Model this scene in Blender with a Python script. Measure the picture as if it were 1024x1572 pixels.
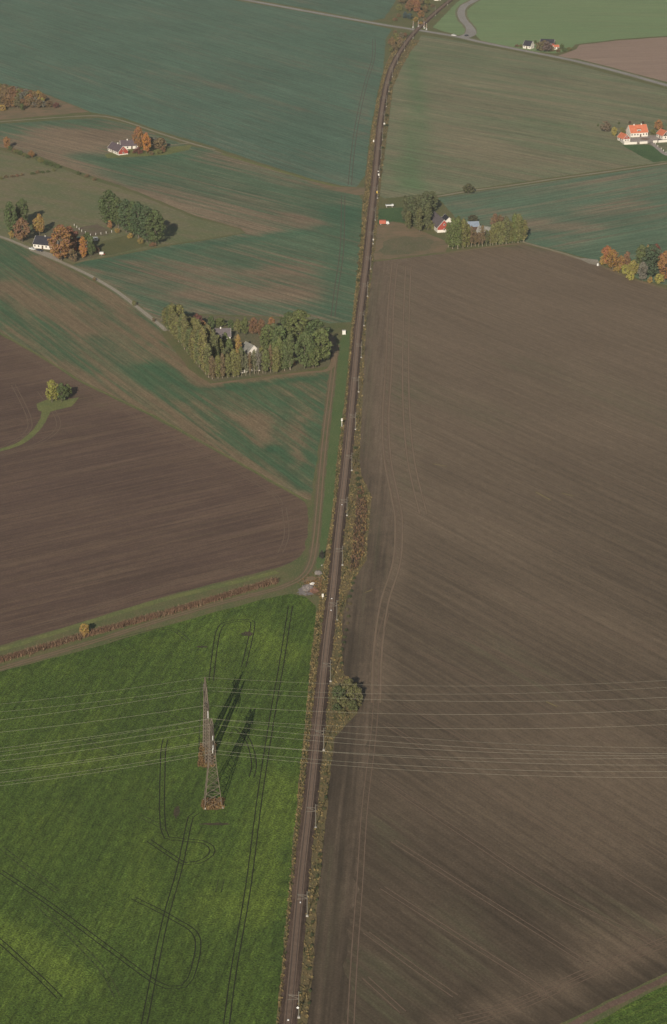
import bpy, bmesh, math, random
from mathutils import Vector, Matrix, noise
from mathutils.geometry import delaunay_2d_cdt
from math import sin, cos, radians, pi, hypot, atan2, sqrt, exp
S = bpy.context.scene
for o in list(bpy.data.objects): bpy.data.objects.remove(o)
COL = S.collection
R = random.Random(7)

# ------------------------------------------------------------------ camera
FPX, TH, H, XC, YC = 3915.0, radians(20.7), 404.0, 512.0, 786.0
cd = bpy.data.cameras.new('camera'); cam = bpy.data.objects.new('camera', cd); COL.objects.link(cam)
cam.location = (0, 0, H); cam.rotation_euler = (radians(90) - TH, 0, 0)
cd.sensor_fit = 'VERTICAL'; cd.sensor_height = 24.0; cd.lens = FPX / 1572 * 24.0
cd.clip_start = 1.0; cd.clip_end = 40000
S.camera = cam
# ------------------------------------------------------------------ light
SUN_EL, SUN_AZ = 22.5, 189.0          # sun low behind the camera, a little to the left
w = bpy.data.worlds.new('World'); S.world = w; w.use_nodes = True
nt = w.node_tree; nt.nodes.clear()
sky = nt.nodes.new('ShaderNodeTexSky'); sky.sky_type = 'NISHITA'; sky.sun_disc = False
sky.sun_elevation = radians(SUN_EL); sky.sun_rotation = radians(SUN_AZ); sky.altitude = 300
bg = nt.nodes.new('ShaderNodeBackground'); bg.inputs[1].default_value = 0.05
wo = nt.nodes.new('ShaderNodeOutputWorld')
nt.links.new(sky.outputs[0], bg.inputs[0]); nt.links.new(bg.outputs[0], wo.inputs[0])
ld = bpy.data.lights.new('sun', 'SUN'); ld.energy = 4.7; ld.angle = radians(0.3); ld.color = (1.0, 0.93, 0.82)
sun = bpy.data.objects.new('sun', ld); COL.objects.link(sun)
sd = Vector((sin(radians(SUN_AZ)) * cos(radians(SUN_EL)), cos(radians(SUN_AZ)) * cos(radians(SUN_EL)), sin(radians(SUN_EL))))
sun.rotation_euler = sd.to_track_quat('Z', 'Y').to_euler()
S.view_settings.view_transform = 'Standard'; S.view_settings.look = 'None'
S.view_settings.exposure = 0.34; S.view_settings.gamma = 1
S.cycles.max_bounces = 4; S.cycles.transparent_max_bounces = 16; S.cycles.volume_bounces = 0
HAZE_D = 0.00005

# ------------------------------------------------------------------ helpers
def P(x, y, z=0.0):
    """a point of the land surveyed from the aerial photograph (x, y of the photo) at height z"""
    u = (x - XC) / FPX; v = (y - YC) / FPX
    dx, dy, dz = u, cos(TH) - v * sin(TH), -sin(TH) - v * cos(TH)
    t = (z - H) / dz
    return Vector((dx * t, dy * t, z))
def lin(c): 
    c = c / 255.0
    return c / 12.92 if c <= 0.04045 else ((c + 0.055) / 1.055) ** 2.4
def C(r, g, b, k=1.0): return (lin(r) * k, lin(g) * k, lin(b) * k, 1)
def tag(o, label=None, cat=None, group=None, kind=None):
    if label: o['label'] = label
    if cat: o['category'] = cat
    if group: o['group'] = group
    if kind: o['kind'] = kind
    return o
def mesh_obj(name, verts, faces, mat=None, parent=None, smooth=False):
    me = bpy.data.meshes.new(name); me.from_pydata(verts, [], faces); me.update()
    if smooth:
        for p in me.polygons: p.use_smooth = True
    o = bpy.data.objects.new(name, me); COL.objects.link(o)
    if mat: me.materials.append(mat)
    if parent: o.parent = parent
    return o
def empty(name, loc, rz=0, label=None, cat=None, group=None):
    o = bpy.data.objects.new(name, None); COL.objects.link(o); o.location = loc; o.rotation_euler = (0, 0, rz)
    o.empty_display_size = 1
    return tag(o, label, cat, group)
def copy_tree(o, parent=None):
    c = o.copy(); COL.objects.link(c)
    if parent: c.parent = parent
    for ch in list(o.children): copy_tree(ch, c)
    return c
class MB:
    """collects simple solids into one mesh"""
    def __init__(s): s.v = []; s.f = []
    def add(s, vs, fs):
        n = len(s.v); s.v += [tuple(v) for v in vs]; s.f += [tuple(i + n for i in f) for f in fs]
    def box(s, c, size, rz=0, taper=1.0):
        x, y, z = [q / 2 for q in size]; vs = []
        for k, t in ((-1, 1.0), (1, taper)):
            for a, b in ((-1, -1), (1, -1), (1, 1), (-1, 1)):
                px, py = a * x * t, b * y * t
                vs.append((c[0] + px * cos(rz) - py * sin(rz), c[1] + px * sin(rz) + py * cos(rz), c[2] + k * z))
        s.add(vs, [(0, 3, 2, 1), (4, 5, 6, 7), (0, 1, 5, 4), (1, 2, 6, 5), (2, 3, 7, 6), (3, 0, 4, 7)])
    def tube(s, a, b, r1, r2=None, n=6, cap=True):
        r2 = r1 if r2 is None else r2; a = Vector(a); b = Vector(b); d = (b - a)
        if d.length < 1e-6: return
        q = d.to_track_quat('Z', 'Y'); vs = []
        for p, r in ((a, r1), (b, r2)):
            for i in range(n):
                t = 2 * pi * i / n; vs.append(p + q @ Vector((r * cos(t), r * sin(t), 0)))
        fs = [(i, (i + 1) % n, n + (i + 1) % n, n + i) for i in range(n)]
        if cap: fs += [tuple(range(n - 1, -1, -1)), tuple(range(n, 2 * n))]
        s.add(vs, fs)
    def bar(s, a, b, t): s.tube(a, b, t / 2 * 1.2, n=4)
    def path(s, pts, r, n=4):
        vs = []; fs = []
        for i, p in enumerate(pts):
            d = (pts[min(i + 1, len(pts) - 1)] - pts[max(i - 1, 0)]); q = d.to_track_quat('Z', 'Y')
            for k in range(n):
                t = 2 * pi * k / n; vs.append(p + q @ Vector((r * cos(t), r * sin(t), 0)))
        for i in range(len(pts) - 1):
            for k in range(n): fs.append((i * n + k, i * n + (k + 1) % n, (i + 1) * n + (k + 1) % n, (i + 1) * n + k))
        s.add(vs, fs)
    def build(s, name, mat, parent=None, smooth=False): return mesh_obj(name, s.v, s.f, mat, parent, smooth)
def resample(pts, step):
    """Catmull-Rom through 2-D world points, resampled"""
    out = []; n = len(pts)
    for i in range(n - 1):
        p0 = pts[max(i - 1, 0)]; p1 = pts[i]; p2 = pts[i + 1]; p3 = pts[min(i + 2, n - 1)]
        L = (p2 - p1).length; k = max(1, int(L / step))
        for j in range(k):
            t = j / k
            out.append(0.5 * ((2 * p1) + (p2 - p0) * t + (2 * p0 - 5 * p1 + 4 * p2 - p3) * t * t + (3 * p1 - p0 - 3 * p2 + p3) * t ** 3))
    out.append(pts[-1]); return out
def W2(pts): return [Vector(P(*p)[:2]) for p in pts]

# ------------------------------------------------------------------ materials
def newmat(name, rough=0.9):
    m = bpy.data.materials.new(name); m.use_nodes = True; t = m.node_tree; b = t.nodes['Principled BSDF']
    b.inputs['Roughness'].default_value = rough
    b.inputs['Specular IOR Level'].default_value = 0.15
    return m, t, b
def N(t, typ, **kw):
    n = t.nodes.new(typ)
    for k, v in kw.items(): setattr(n, k, v)
    return n
def math_(t, op, a, b=None, clamp=False):
    n = t.nodes.new('ShaderNodeMath'); n.operation = op; n.use_clamp = clamp
    for i, q in enumerate((a, b)):
        if q is None: continue
        if isinstance(q, (int, float)): n.inputs[i].default_value = q
        else: t.links.new(q, n.inputs[i])
    return n.outputs[0]
def mixc(t, f, a, b, mode='MIX'):
    n = t.nodes.new('ShaderNodeMix'); n.data_type = 'RGBA'; n.blend_type = mode; n.clamp_factor = True
    for i, q in ((0, f), (6, a), (7, b)):
        if isinstance(q, (int, float)): n.inputs[i].default_value = q
        elif isinstance(q, tuple): n.inputs[i].default_value = q
        else: t.links.new(q, n.inputs[i])
    return n.outputs[2]
def smooth(t, v, lo, hi):
    n = t.nodes.new('ShaderNodeMapRange'); n.interpolation_type = 'SMOOTHSTEP'
    n.inputs[1].default_value = lo; n.inputs[2].default_value = hi; t.links.new(v, n.inputs[0]); return n.outputs[0]
def pos_noise(t, size, ang=0.0, stretch=1.0, detail=4, rough=0.6, off=0, dist=0.0):
    """noise over world position; size = feature size in metres across, stretched along ang (degrees)"""
    g = t.nodes.new('ShaderNodeNewGeometry')
    mp0 = t.nodes.new('ShaderNodeMapping'); mp0.inputs['Rotation'].default_value = (0, 0, -radians(ang))
    mp = t.nodes.new('ShaderNodeMapping'); mp.inputs['Scale'].default_value = (1 / (size * stretch), 1 / size, 1 / size)
    mp.inputs['Location'].default_value = (off, off * 1.7, 0)
    t.links.new(g.outputs['Position'], mp0.inputs[0]); t.links.new(mp0.outputs[0], mp.inputs[0])
    n = t.nodes.new('ShaderNodeTexNoise'); n.inputs['Scale'].default_value = 1.0
    n.inputs['Detail'].default_value = detail; n.inputs['Roughness'].default_value = rough; n.inputs['Distortion'].default_value = dist
    t.links.new(mp.outputs[0], n.inputs['Vector']); return n.outputs[0]
def ridges(t, period, ang, off=0.0):
    """regular drill lines / passes of the machine, with wobble; returns 0..1"""
    g = t.nodes.new('ShaderNodeNewGeometry')
    mp0 = t.nodes.new('ShaderNodeMapping'); mp0.inputs['Rotation'].default_value = (0, 0, -radians(ang))
    t.links.new(g.outputs['Position'], mp0.inputs[0])
    sp = t.nodes.new('ShaderNodeSeparateXYZ'); t.links.new(mp0.outputs[0], sp.inputs[0])
    wob = pos_noise(t, 40, ang, 4, 2, off=3.3)
    y = math_(t, 'ADD', sp.outputs[1], math_(t, 'MULTIPLY', wob, period * 0.9))
    s = math_(t, 'SINE', math_(t, 'MULTIPLY', y, 2 * pi / period))
    return math_(t, 'MULTIPLY_ADD', s, 0.5) if False else math_(t, 'ADD', math_(t, 'MULTIPLY', s, 0.5), 0.5)
KC = {'ploughed_soil': (1.19, 1.11, .96), 'rape_leaves': (1.34, 1.25, .74), 'rape_leaves_corner': (1.2, 1.2, .8), 'stubble_sprouting': (1.25, 1.21, 1.13), 'winter_wheat_right': (1.15, 1.1, 1.02),
      'young_wheat': (1.2, 1.18, 1.05), 'pale_soil': (1.3, 1.24, 1.18), 'sparse_wheat_left': (1.06, 1.06, .98), 'sparse_wheat_far': (1.05, 1.06, .98), 'winter_wheat': (.97, .97, .93)}
def field_mat(name, a, b, c, ang, streak=1.0, blotch=0.4, speck=0.25, spsize=0.7, ssize=3.0, stretch=25, bias=0.0, period=0, pk=0.0, bump=0.0, speck_hi=None, ang2=None, fine=0.0):
    """a: main colour, b: patch colour (attribute 'patch'), c: tint colour (attribute 'tint')"""
    streak *= 1.25; speck *= 1.5; fine *= 1.0
    kk = KC.get(name, (1, 1, 1)); a, b, c = [tuple(q[i] * kk[i] for i in range(3)) + (1,) for q in (a, b, c)]
    m, t, bs = newmat(name, 0.95)
    at = N(t, 'ShaderNodeAttribute', attribute_name='patch'); tt = N(t, 'ShaderNodeAttribute', attribute_name='tint')
    n1 = pos_noise(t, ssize, ang, stretch, 5, 0.62); n2 = pos_noise(t, 26, ang, 2.2, 5, 0.6, off=5, dist=0.6); n3 = pos_noise(t, spsize, ang, 1.0, 3, 0.7, off=9)
    n5 = pos_noise(t, ssize * 3.2, ang, stretch * 0.6, 3, 0.6, off=21)
    v = math_(t, 'ADD', at.outputs['Fac'], math_(t, 'MULTIPLY', math_(t, 'SUBTRACT', n1, 0.5), streak))
    v = math_(t, 'ADD', v, math_(t, 'MULTIPLY', math_(t, 'SUBTRACT', n2, 0.5), blotch))
    v = math_(t, 'ADD', v, math_(t, 'MULTIPLY', math_(t, 'SUBTRACT', n5, 0.5), streak * 0.8))
    if period: v = math_(t, 'ADD', v, math_(t, 'MULTIPLY', math_(t, 'SUBTRACT', ridges(t, period, ang if ang2 is None else ang2), 0.5), pk))
    v = math_(t, 'ADD', v, math_(t, 'MULTIPLY', math_(t, 'SUBTRACT', pos_noise(t, 1.4 + spsize, ang, stretch * 2.2, 2, 0.6, off=61), 0.5), streak * .9))
    v = math_(t, 'ADD', v, bias)
    col = mixc(t, smooth(t, v, 0.05, 0.95), a, b)
    tv = math_(t, 'ADD', tt.outputs['Fac'], math_(t, 'MULTIPLY', math_(t, 'SUBTRACT', n2, 0.5), 0.5))
    tv = math_(t, 'ADD', tv, math_(t, 'MULTIPLY', math_(t, 'SUBTRACT', n1, 0.5), 1.0))
    tv = math_(t, 'ADD', tv, math_(t, 'MULTIPLY', math_(t, 'SUBTRACT', pos_noise(t, 1.6 + spsize, ang, stretch * 2, 2, 0.6, off=71), 0.5), .9))
    col = mixc(t, smooth(t, tv, 0.05, 1.15), col, c)
    # fine grain of clods or leaves, and the thin lines left by drill and harrow
    def var(v_, amt, lo=.3, hi=.7):
        q = t.nodes.new('ShaderNodeMapRange'); q.inputs[1].default_value = lo; q.inputs[2].default_value = hi; q.inputs[3].default_value = 1 - amt; q.inputs[4].default_value = 1 + amt; t.links.new(v_, q.inputs[0]); return q.outputs[0]
    gr = math_(t, 'MULTIPLY', var(n3, speck), var(pos_noise(t, spsize * 3.2, ang, 1.8, 3, 0.6, off=31), speck * .45))
    if fine:
        gr = math_(t, 'MULTIPLY', gr, var(pos_noise(t, 0.8 + spsize * .5, ang, 45, 2, 0.6, off=41), fine))
        gr = math_(t, 'MULTIPLY', gr, var(pos_noise(t, 2.6 + spsize * .5, ang, 40, 2, 0.6, off=47), fine * .6))
        gr = math_(t, 'MULTIPLY', gr, var(pos_noise(t, 60, ang, 1.5, 3, 0.6, off=57), fine * .5))
    vm = t.nodes.new('ShaderNodeVectorMath'); vm.operation = 'SCALE'; t.links.new(col, vm.inputs[0]); t.links.new(gr, vm.inputs[3])
    out = vm.outputs[0]
    if speck_hi:
        n8 = pos_noise(t, spsize * 0.8, ang, 1.0, 2, 0.8, off=51)
        out = mixc(t, smooth(t, n8, 0.56, 0.74), out, speck_hi)
    t.links.new(out, bs.inputs['Base Color'])
    if bump:
        bn = t.nodes.new('ShaderNodeBump'); bn.inputs['Strength'].default_value = 1.0; bn.inputs['Distance'].default_value = bump
        t.links.new(n3, bn.inputs['Height']); t.links.new(bn.outputs[0], bs.inputs['Normal'])
    return m
def rough_mat(name, cols, sizes=(0.8, 5, 22), bump=0.15, ang=88, stretch=1.5):
    m, t, bs = newmat(name, 0.95)
    n = [pos_noise(t, s, ang, stretch, 4, 0.65, off=i * 7 + 1) for i, s in enumerate(sizes)]
    col = mixc(t, smooth(t, n[1], 0.38, 0.62), cols[0], cols[1])
    col = mixc(t, smooth(t, n[2], 0.42, 0.66), col, cols[2])
    if len(cols) > 3: col = mixc(t, smooth(t, n[0], 0.52, 0.72), col, cols[3])
    g = math_(t, 'ADD', math_(t, 'MULTIPLY', math_(t, 'SUBTRACT', n[0], 0.5), 0.9), 1.0)
    vm = t.nodes.new('ShaderNodeVectorMath'); vm.operation = 'SCALE'; t.links.new(col, vm.inputs[0]); t.links.new(g, vm.inputs[3])
    t.links.new(vm.outputs[0], bs.inputs['Base Color'])
    if bump:
        bn = t.nodes.new('ShaderNodeBump'); bn.inputs['Distance'].default_value = bump
        t.links.new(n[0], bn.inputs['Height']); t.links.new(bn.outputs[0], bs.inputs['Normal'])
    return m
def soft_mat(name, a, b, size=1.2, keep=0.5, hard=0.25):
    """wheel ruts and worn strips: material that breaks up and fades at the edges ('edge' attribute)"""
    m, t, bs = newmat(name, 0.95)
    n = pos_noise(t, size, 88, 2.0, 4, 0.7, off=3); n2 = pos_noise(t, size * 6, 88, 2.0, 4, 0.7, off=13)
    t.links.new(mixc(t, smooth(t, n, 0.35, 0.65), a, b), bs.inputs['Base Color'])
    e = N(t, 'ShaderNodeAttribute', attribute_name='edge')
    v = math_(t, 'MULTIPLY', e.outputs['Fac'], math_(t, 'ADD', math_(t, 'MULTIPLY', math_(t, 'ADD', n, n2), 0.75), -0.75 + keep + 0.5))
    tr = t.nodes.new('ShaderNodeBsdfTransparent'); mx = t.nodes.new('ShaderNodeMixShader')
    t.links.new(smooth(t, v, 0.5 - hard, 0.5 + hard), mx.inputs[0]); t.links.new(tr.outputs[0], mx.inputs[1]); t.links.new(bs.outputs[0], mx.inputs[2])
    t.links.new(mx.outputs[0], t.nodes['Material Output'].inputs[0]); return m
def plain(name, c, rough=0.7, var=0.15, size=0.5, metal=0.0):
    m, t, bs = newmat(name, rough); n = pos_noise(t, size, 0, 1, 3, 0.6)
    g = math_(t, 'ADD', math_(t, 'MULTIPLY', math_(t, 'SUBTRACT', n, 0.5), var * 2), 1.0)
    vm = t.nodes.new('ShaderNodeVectorMath'); vm.operation = 'SCALE'; vm.inputs[0].default_value = c[:3]; t.links.new(g, vm.inputs[3])
    t.links.new(vm.outputs[0], bs.inputs['Base Color']); bs.inputs['Metallic'].default_value = metal; return m

M = {}
# ------------------------------------------------------------------ ground sheets
def inside(p, poly):
    x, y = p; r = False; n = len(poly)
    for i in range(n):
        a = poly[i]; b = poly[i - 1]
        if (a.y > y) != (b.y > y) and x < (b.x - a.x) * (y - a.y) / (b.y - a.y) + a.x: r = not r
    return r
def segd(p, a, b):
    d = b - a; L = d.length_squared; t = 0 if L == 0 else max(0, min(1, (p - a).dot(d) / L)); return (p - a - d * t).length
def field(name, px, z, mat, label, cat='field', step=8.0, jit=0.5, patches=(), tints=(), base=0.0):
    poly = W2(px); ring = []
    for i in range(len(poly)):
        a = poly[i]; b = poly[(i + 1) % len(poly)]; k = max(1, int((b - a).length / 4.0))
        for j in range(k):
            q = a.lerp(b, j / k); n = noise.noise_vector(Vector((q.x / 9, q.y / 9, z * 50)))
            ring.append(q + Vector((n.x, n.y)) * jit * 1.4 + Vector((R.uniform(-1, 1), R.uniform(-1, 1))) * jit * 0.3)
    pts = list(ring); nr = len(ring)
    xs = [p.x for p in ring]; ys = [p.y for p in ring]
    x = min(xs)
    while x < max(xs):
        y = min(ys)
        while y < max(ys):
            q = Vector((x + R.uniform(-.2, .2) * step, y + R.uniform(-.2, .2) * step))
            if inside(q, poly): pts.append(q)
            y += step * 1.3
        x += step
    r = delaunay_2d_cdt(pts, [], [list(range(nr))], 1, 1e-4)
    vs = [(v.x, v.y, z) for v in r[0]]; fs = r[2]
    o = mesh_obj(name, vs, fs, mat); me = o.data
    for an, plist, bv in (('patch', patches, base), ('tint', tints, 0.0)):
        A = me.attributes.new(an, 'FLOAT', 'POINT'); wl = [(W2(pp), rad, val) for pp, rad, val in plist]
        for i, v in enumerate(vs):
            q = Vector((v[0], v[1])); s = bv
            for pp, rad, val in wl:
                d = min(segd(q, pp[j], pp[j + 1]) for j in range(len(pp) - 1)) if len(pp) > 1 else (q - pp[0]).length
                if d < rad * 2.2: s += val * exp(-(d / rad) ** 2)
            A.data[i].value = s
    for p in me.polygons:
        if p.normal.z < 0: p.flip()
    return tag(o, label, cat, kind='structure')
def ribbon(name, px, width, z, mat, label=None, cat=None, step=3.0, jit=0.15, soft=False, world=None, zf=None, kind='structure'):
    pts = resample(world if world else W2(px), step); vs = []; fs = []; ev = []
    cols = (-1, -0.55, 0, 0.55, 1) if soft else (-1, 0, 1)
    for i, p in enumerate(pts):
        d = (pts[min(i + 1, len(pts) - 1)] - pts[max(i - 1, 0)]).normalized(); nrm = Vector((-d.y, d.x))
        wd = width(i / len(pts)) if callable(width) else width
        for k in cols:
            q = p + nrm * (wd / 2 * k + R.uniform(-jit, jit) * (1 if abs(k) == 1 else 0)); vs.append((q.x, q.y, z))
            ev.append(0.0 if abs(k) == 1 else 1.0)
    m_ = len(cols)
    for i in range(len(pts) - 1):
        for k in range(m_ - 1): fs.append((i * m_ + k, i * m_ + k + 1, (i + 1) * m_ + k + 1, (i + 1) * m_ + k))
    o = mesh_obj(name, vs, fs, mat)
    for p in o.data.polygons:
        if p.normal.z < 0: p.flip()
    if soft:
        A = o.data.attributes.new('edge', 'FLOAT', 'POINT')
        for i, e in enumerate(ev): A.data[i].value = e
    return tag(o, label, cat, kind=kind)
def multi_ribbon(name, lines, width, z, mat, label, cat, pair=0.0, step=2.5):
    """several ruts of one kind in one sheet"""
    V = []; F = []; E = []
    for px in lines:
        pts = resample(W2(px), step)
        for off in ((-pair / 2, pair / 2) if pair else (0,)):
            n0 = len(V)
            for i, p in enumerate(pts):
                d = (pts[min(i + 1, len(pts) - 1)] - pts[max(i - 1, 0)]).normalized(); nrm = Vector((-d.y, d.x))
                for k in (-1, -0.5, 0, 0.5, 1):
                    q = p + nrm * (off + width / 2 * k + R.uniform(-.04, .04)); V.append((q.x, q.y, z)); E.append((0.0 if abs(k) == 1 else 1.0) * (0.6 if i in (0, len(pts) - 1) else 1))
            for i in range(len(pts) - 1):
                for k in range(4): F.append((n0 + i * 5 + k, n0 + i * 5 + k + 1, n0 + (i + 1) * 5 + k + 1, n0 + (i + 1) * 5 + k))
        z += 0.0015
    o = mesh_obj(name, V, F, mat)
    for p in o.data.polygons:
        if p.normal.z < 0: p.flip()
    A = o.data.attributes.new('edge', 'FLOAT', 'POINT')
    for i, e in enumerate(E): A.data[i].value = e
    return tag(o, label, cat, kind='structure')

# ------------------------------------------------------------------ land
g = MB(); G0 = 6500
g.add([(-G0, -2500, 0), (G0, -2500, 0), (G0, 9500, 0), (-G0, 9500, 0)], [(0, 1, 2, 3)])
M['margin'] = rough_mat('margin_grass', [C(96, 97, 62), C(104, 98, 66), C(88, 94, 58), C(114, 104, 74)], (0.7, 4, 18), 0.12)
tag(g.build('ground', M['margin']), 'grassy ground and field margins between the fields', 'ground', kind='structure')

# near winter rape field, green with lighter specks
M['rape'] = field_mat('rape_leaves', C(60, 79, 40), C(80, 97, 48), C(50, 68, 38), 80, streak=0.7, blotch=1.0, speck=0.5, spsize=0.7, ssize=9, stretch=3, bias=0.25, bump=0.35, speck_hi=C(92, 104, 52), fine=0.21)
F1 = [(-170, 1720), (-170, 1082), (0, 1031), (120, 1001), (200, 977), (300, 948), (400, 921), (445, 912), (470, 917), (484, 930), (485, 950), (479, 1000), (476, 1030), (469, 1110), (461, 1180), (450, 1300), (441, 1400), (432, 1500), (425, 1572), (410, 1720)]
field('green_field', F1, 0.02, M['rape'], 'near green leafy field beside the railway under the power line', step=6,
      patches=[([(430, 1200), (400, 1400)], 10, .5), ([(60, 1180), (330, 1130)], 8, .35), ([(380, 960), (440, 1010)], 9, .5), ([(0, 1420), (120, 1500)], 7, .5), ([(300, 1300), (330, 1400)], 9, .3)],
      tints=[([(0, 1390), (140, 1480), (230, 1530)], 5, .45), ([(100, 1200), (200, 1330)], 14, .3), ([(330, 1390), (380, 1460)], 10, .25), ([(436, 1300), (420, 1572)], 3, .8), ([(-50, 1045), (200, 985), (440, 918)], 3, .7), ([(330, 1262), (345, 1275)], 3, .6), ([(470, 1040), (450, 1060)], 3, .3), ([(210, 1390), (190, 1540)], 8, .35), ([(0, 1060), (260, 1040)], 7, .2)])
# left ploughed field
M['plough'] = field_mat('ploughed_soil', C(83, 68, 62), C(96, 80, 70), C(88, 84, 62), 33, streak=1.3, blotch=0.9, speck=0.16, spsize=0.9, ssize=5, stretch=14, bias=0.3, fine=0.16, period=6, pk=0.10)
F2 = [(-260, 430), (-60, 492), (0, 514), (62, 549), (126, 589), (232, 639), (342, 699), (422, 744), (456, 763), (468, 771), (473, 782), (473, 800), (471, 825), (468, 842), (460, 855), (446, 864), (425, 872), (340, 893), (250, 916), (120, 957), (0, 991), (-260, 1070)]
field('ploughed_field', F2, 0.02, M['plough'], 'dark brown ploughed field with a grass strip and tree islet, left side', step=8,
      patches=[([(0, 513), (126, 589), (342, 699), (470, 775), (470, 850)], 5, .55), ([(0, 970), (250, 900), (420, 862)], 5, .5), ([(20, 870), (300, 812)], 7, .25), ([(0, 540), (150, 620)], 12, .25), ([(430, 790), (436, 850)], 4, .35), ([(250, 680), (390, 770)], 9, .2)],
      tints=[([(95, 608), (128, 612)], 5, .5), ([(128, 612), (175, 628)], 3.5, .3)])
# patchy sown fields
GR, TN = C(68, 92, 72), C(112, 98, 78)
M['sown_a'] = field_mat('sparse_wheat_left', C(70, 92, 66), C(116, 99, 78), C(60, 88, 63), -64, streak=1.15, blotch=0.6, speck=0.2, spsize=1.1, ssize=3.5, stretch=22, bias=0.27, fine=0.15, period=7, pk=0.12)
F3 = [(-330, 270), (0, 366), (60, 391), (130, 425), (180, 452), (214, 478), (243, 502), (258, 526), (290, 566), (322, 589), (400, 581), (470, 573), (504, 568), (505, 585), (500, 620), (492, 672), (484, 720), (477, 768), (468, 766), (424, 741), (344, 696), (234, 636), (128, 586), (64, 546), (0, 510), (-60, 488), (-330, 405)]
field('sown_field', F3, 0.03, M['sown_a'], 'patchy green and tan sown field between gravel road and ploughed field', step=6,
      patches=[([(0, 440), (120, 490), (200, 550)], 13, .75), ([(0, 505), (128, 583), (344, 692), (470, 765)], 8, .5), ([(60, 395), (180, 465), (250, 530), (320, 592)], 5.5, .75), ([(160, 580), (300, 660)], 9, .45), ([(395, 640), (412, 680)], 6, .6), ([(470, 610), (455, 720)], 3, .5), ([(40, 410), (230, 520)], 7, .25), ([(290, 620), (400, 650)], 6, .35), ([(325, 588), (500, 572)], 2.5, .6), ([(450, 590), (430, 700)], 2, .3)],
      tints=[([(0, 400), (120, 460)], 8, .6), ([(150, 520), (230, 590)], 10, .7), ([(230, 560), (300, 600), (350, 597), (495, 578)], 5, .9), ([(420, 690), (465, 750)], 7, .8), ([(440, 610), (425, 690)], 4, .7), ([(0, 480), (110, 540)], 5, .25)])
M['sown_b'] = field_mat('sparse_wheat_far', C(80, 98, 76), C(122, 104, 86), C(66, 94, 72), -46, streak=1.15, blotch=0.5, speck=0.18, spsize=1.4, ssize=3.5, stretch=26, bias=0.22, fine=0.21, period=7, pk=0.14)
F5 = [(-400, 245), (-60, 192), (0, 190), (80, 185), (150, 181), (195, 190), (240, 207), (290, 224), (330, 231), (400, 254), (480, 279), (530, 289), (548, 296), (556, 306), (555, 340), (551, 400), (545, 450), (540, 494), (505, 497), (470, 489), (420, 486), (300, 482), (262, 480), (246, 496), (216, 470), (182, 444), (132, 417), (112, 407), (130, 401), (170, 395), (250, 379), (340, 365), (377, 358), (370, 351), (300, 331), (200, 290), (100, 256), (62, 240), (0, 226), (-400, 180)]
F5 = [(-400, 215)] + F5[1:-1]
field('sown_field', F5, 0.03, M['sown_b'], 'large patchy green and brown sown field around the red gabled farm, left of railway', step=9,
      patches=[([(20, 225), (160, 215)], 30, .7), ([(60, 205), (190, 205)], 14, .5), ([(70, 240), (180, 290), (330, 340), (400, 356)], 13, .8), ([(100, 205), (150, 235)], 18, .4), ([(250, 290), (400, 330), (470, 340)], 18, .4), ([(220, 425), (450, 415)], 18, .55), ([(290, 450), (460, 450)], 18, .75), ([(450, 330), (490, 350)], 9, .35), ([(120, 412), (250, 500)], 5, .5), ([(205, 400), (330, 410)], 9, .35), ([(523, 300), (520, 490)], 2.2, .45), ([(330, 235), (540, 292)], 8, .4), ([(270, 478), (500, 488)], 6, .4)],
      tints=[([(0, 192), (150, 184)], 8, .7), ([(130, 240), (200, 250), (290, 235)], 15, .8), ([(160, 265), (330, 300)], 10, .6), ([(390, 290), (540, 300)], 14, .55), ([(490, 320), (535, 330)], 25, .55), ([(130, 405), (250, 385), (380, 368), (480, 355)], 10, .9), ([(165, 425), (270, 445)], 10, .6), ([(340, 405), (380, 410)], 9, .8), ([(530, 320), (515, 480)], 13, .7), ([(300, 470), (400, 470)], 5, .4)])
M['pasture'] = rough_mat('pasture_grass', [C(108, 106, 72), C(118, 108, 82), C(96, 104, 70), C(126, 116, 88)], (1.2, 9, 40), 0.1, -40, 2.5)
FP = [(-400, 250), (-60, 226), (0, 231), (60, 246), (92, 257), (122, 270), (200, 294), (300, 335), (366, 352), (374, 357), (340, 363), (250, 377), (170, 393), (112, 405), (60, 384), (0, 361), (-400, 255)]
field('pasture', FP[:-1], 0.025, M['pasture'], 'dull green pasture around the two farm tree groups, far left', 'pasture', step=12)
M['bare'] = rough_mat('bare_paddock', [C(106, 96, 76), C(98, 84, 70), C(92, 92, 62), C(112, 100, 84)], (1, 6, 14), 0.1, 20)
field('paddock', [(108, 352), (150, 344), (172, 356), (165, 362), (128, 362)], 0.04, M['bare'], 'bare brown paddock inside the white posts', 'paddock', step=8)
M['lawn2'] = rough_mat('dull_lawn', [C(90, 92, 58), C(98, 96, 62), C(86, 90, 58), C(102, 98, 68)], (1, 8, 16), 0.05)
field('lawn', [(150, 372), (200, 360), (228, 377), (170, 392), (150, 392)], 0.04, M['lawn2'], 'flat mown lawn below the row of dark trees', 'lawn', step=8)
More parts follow.
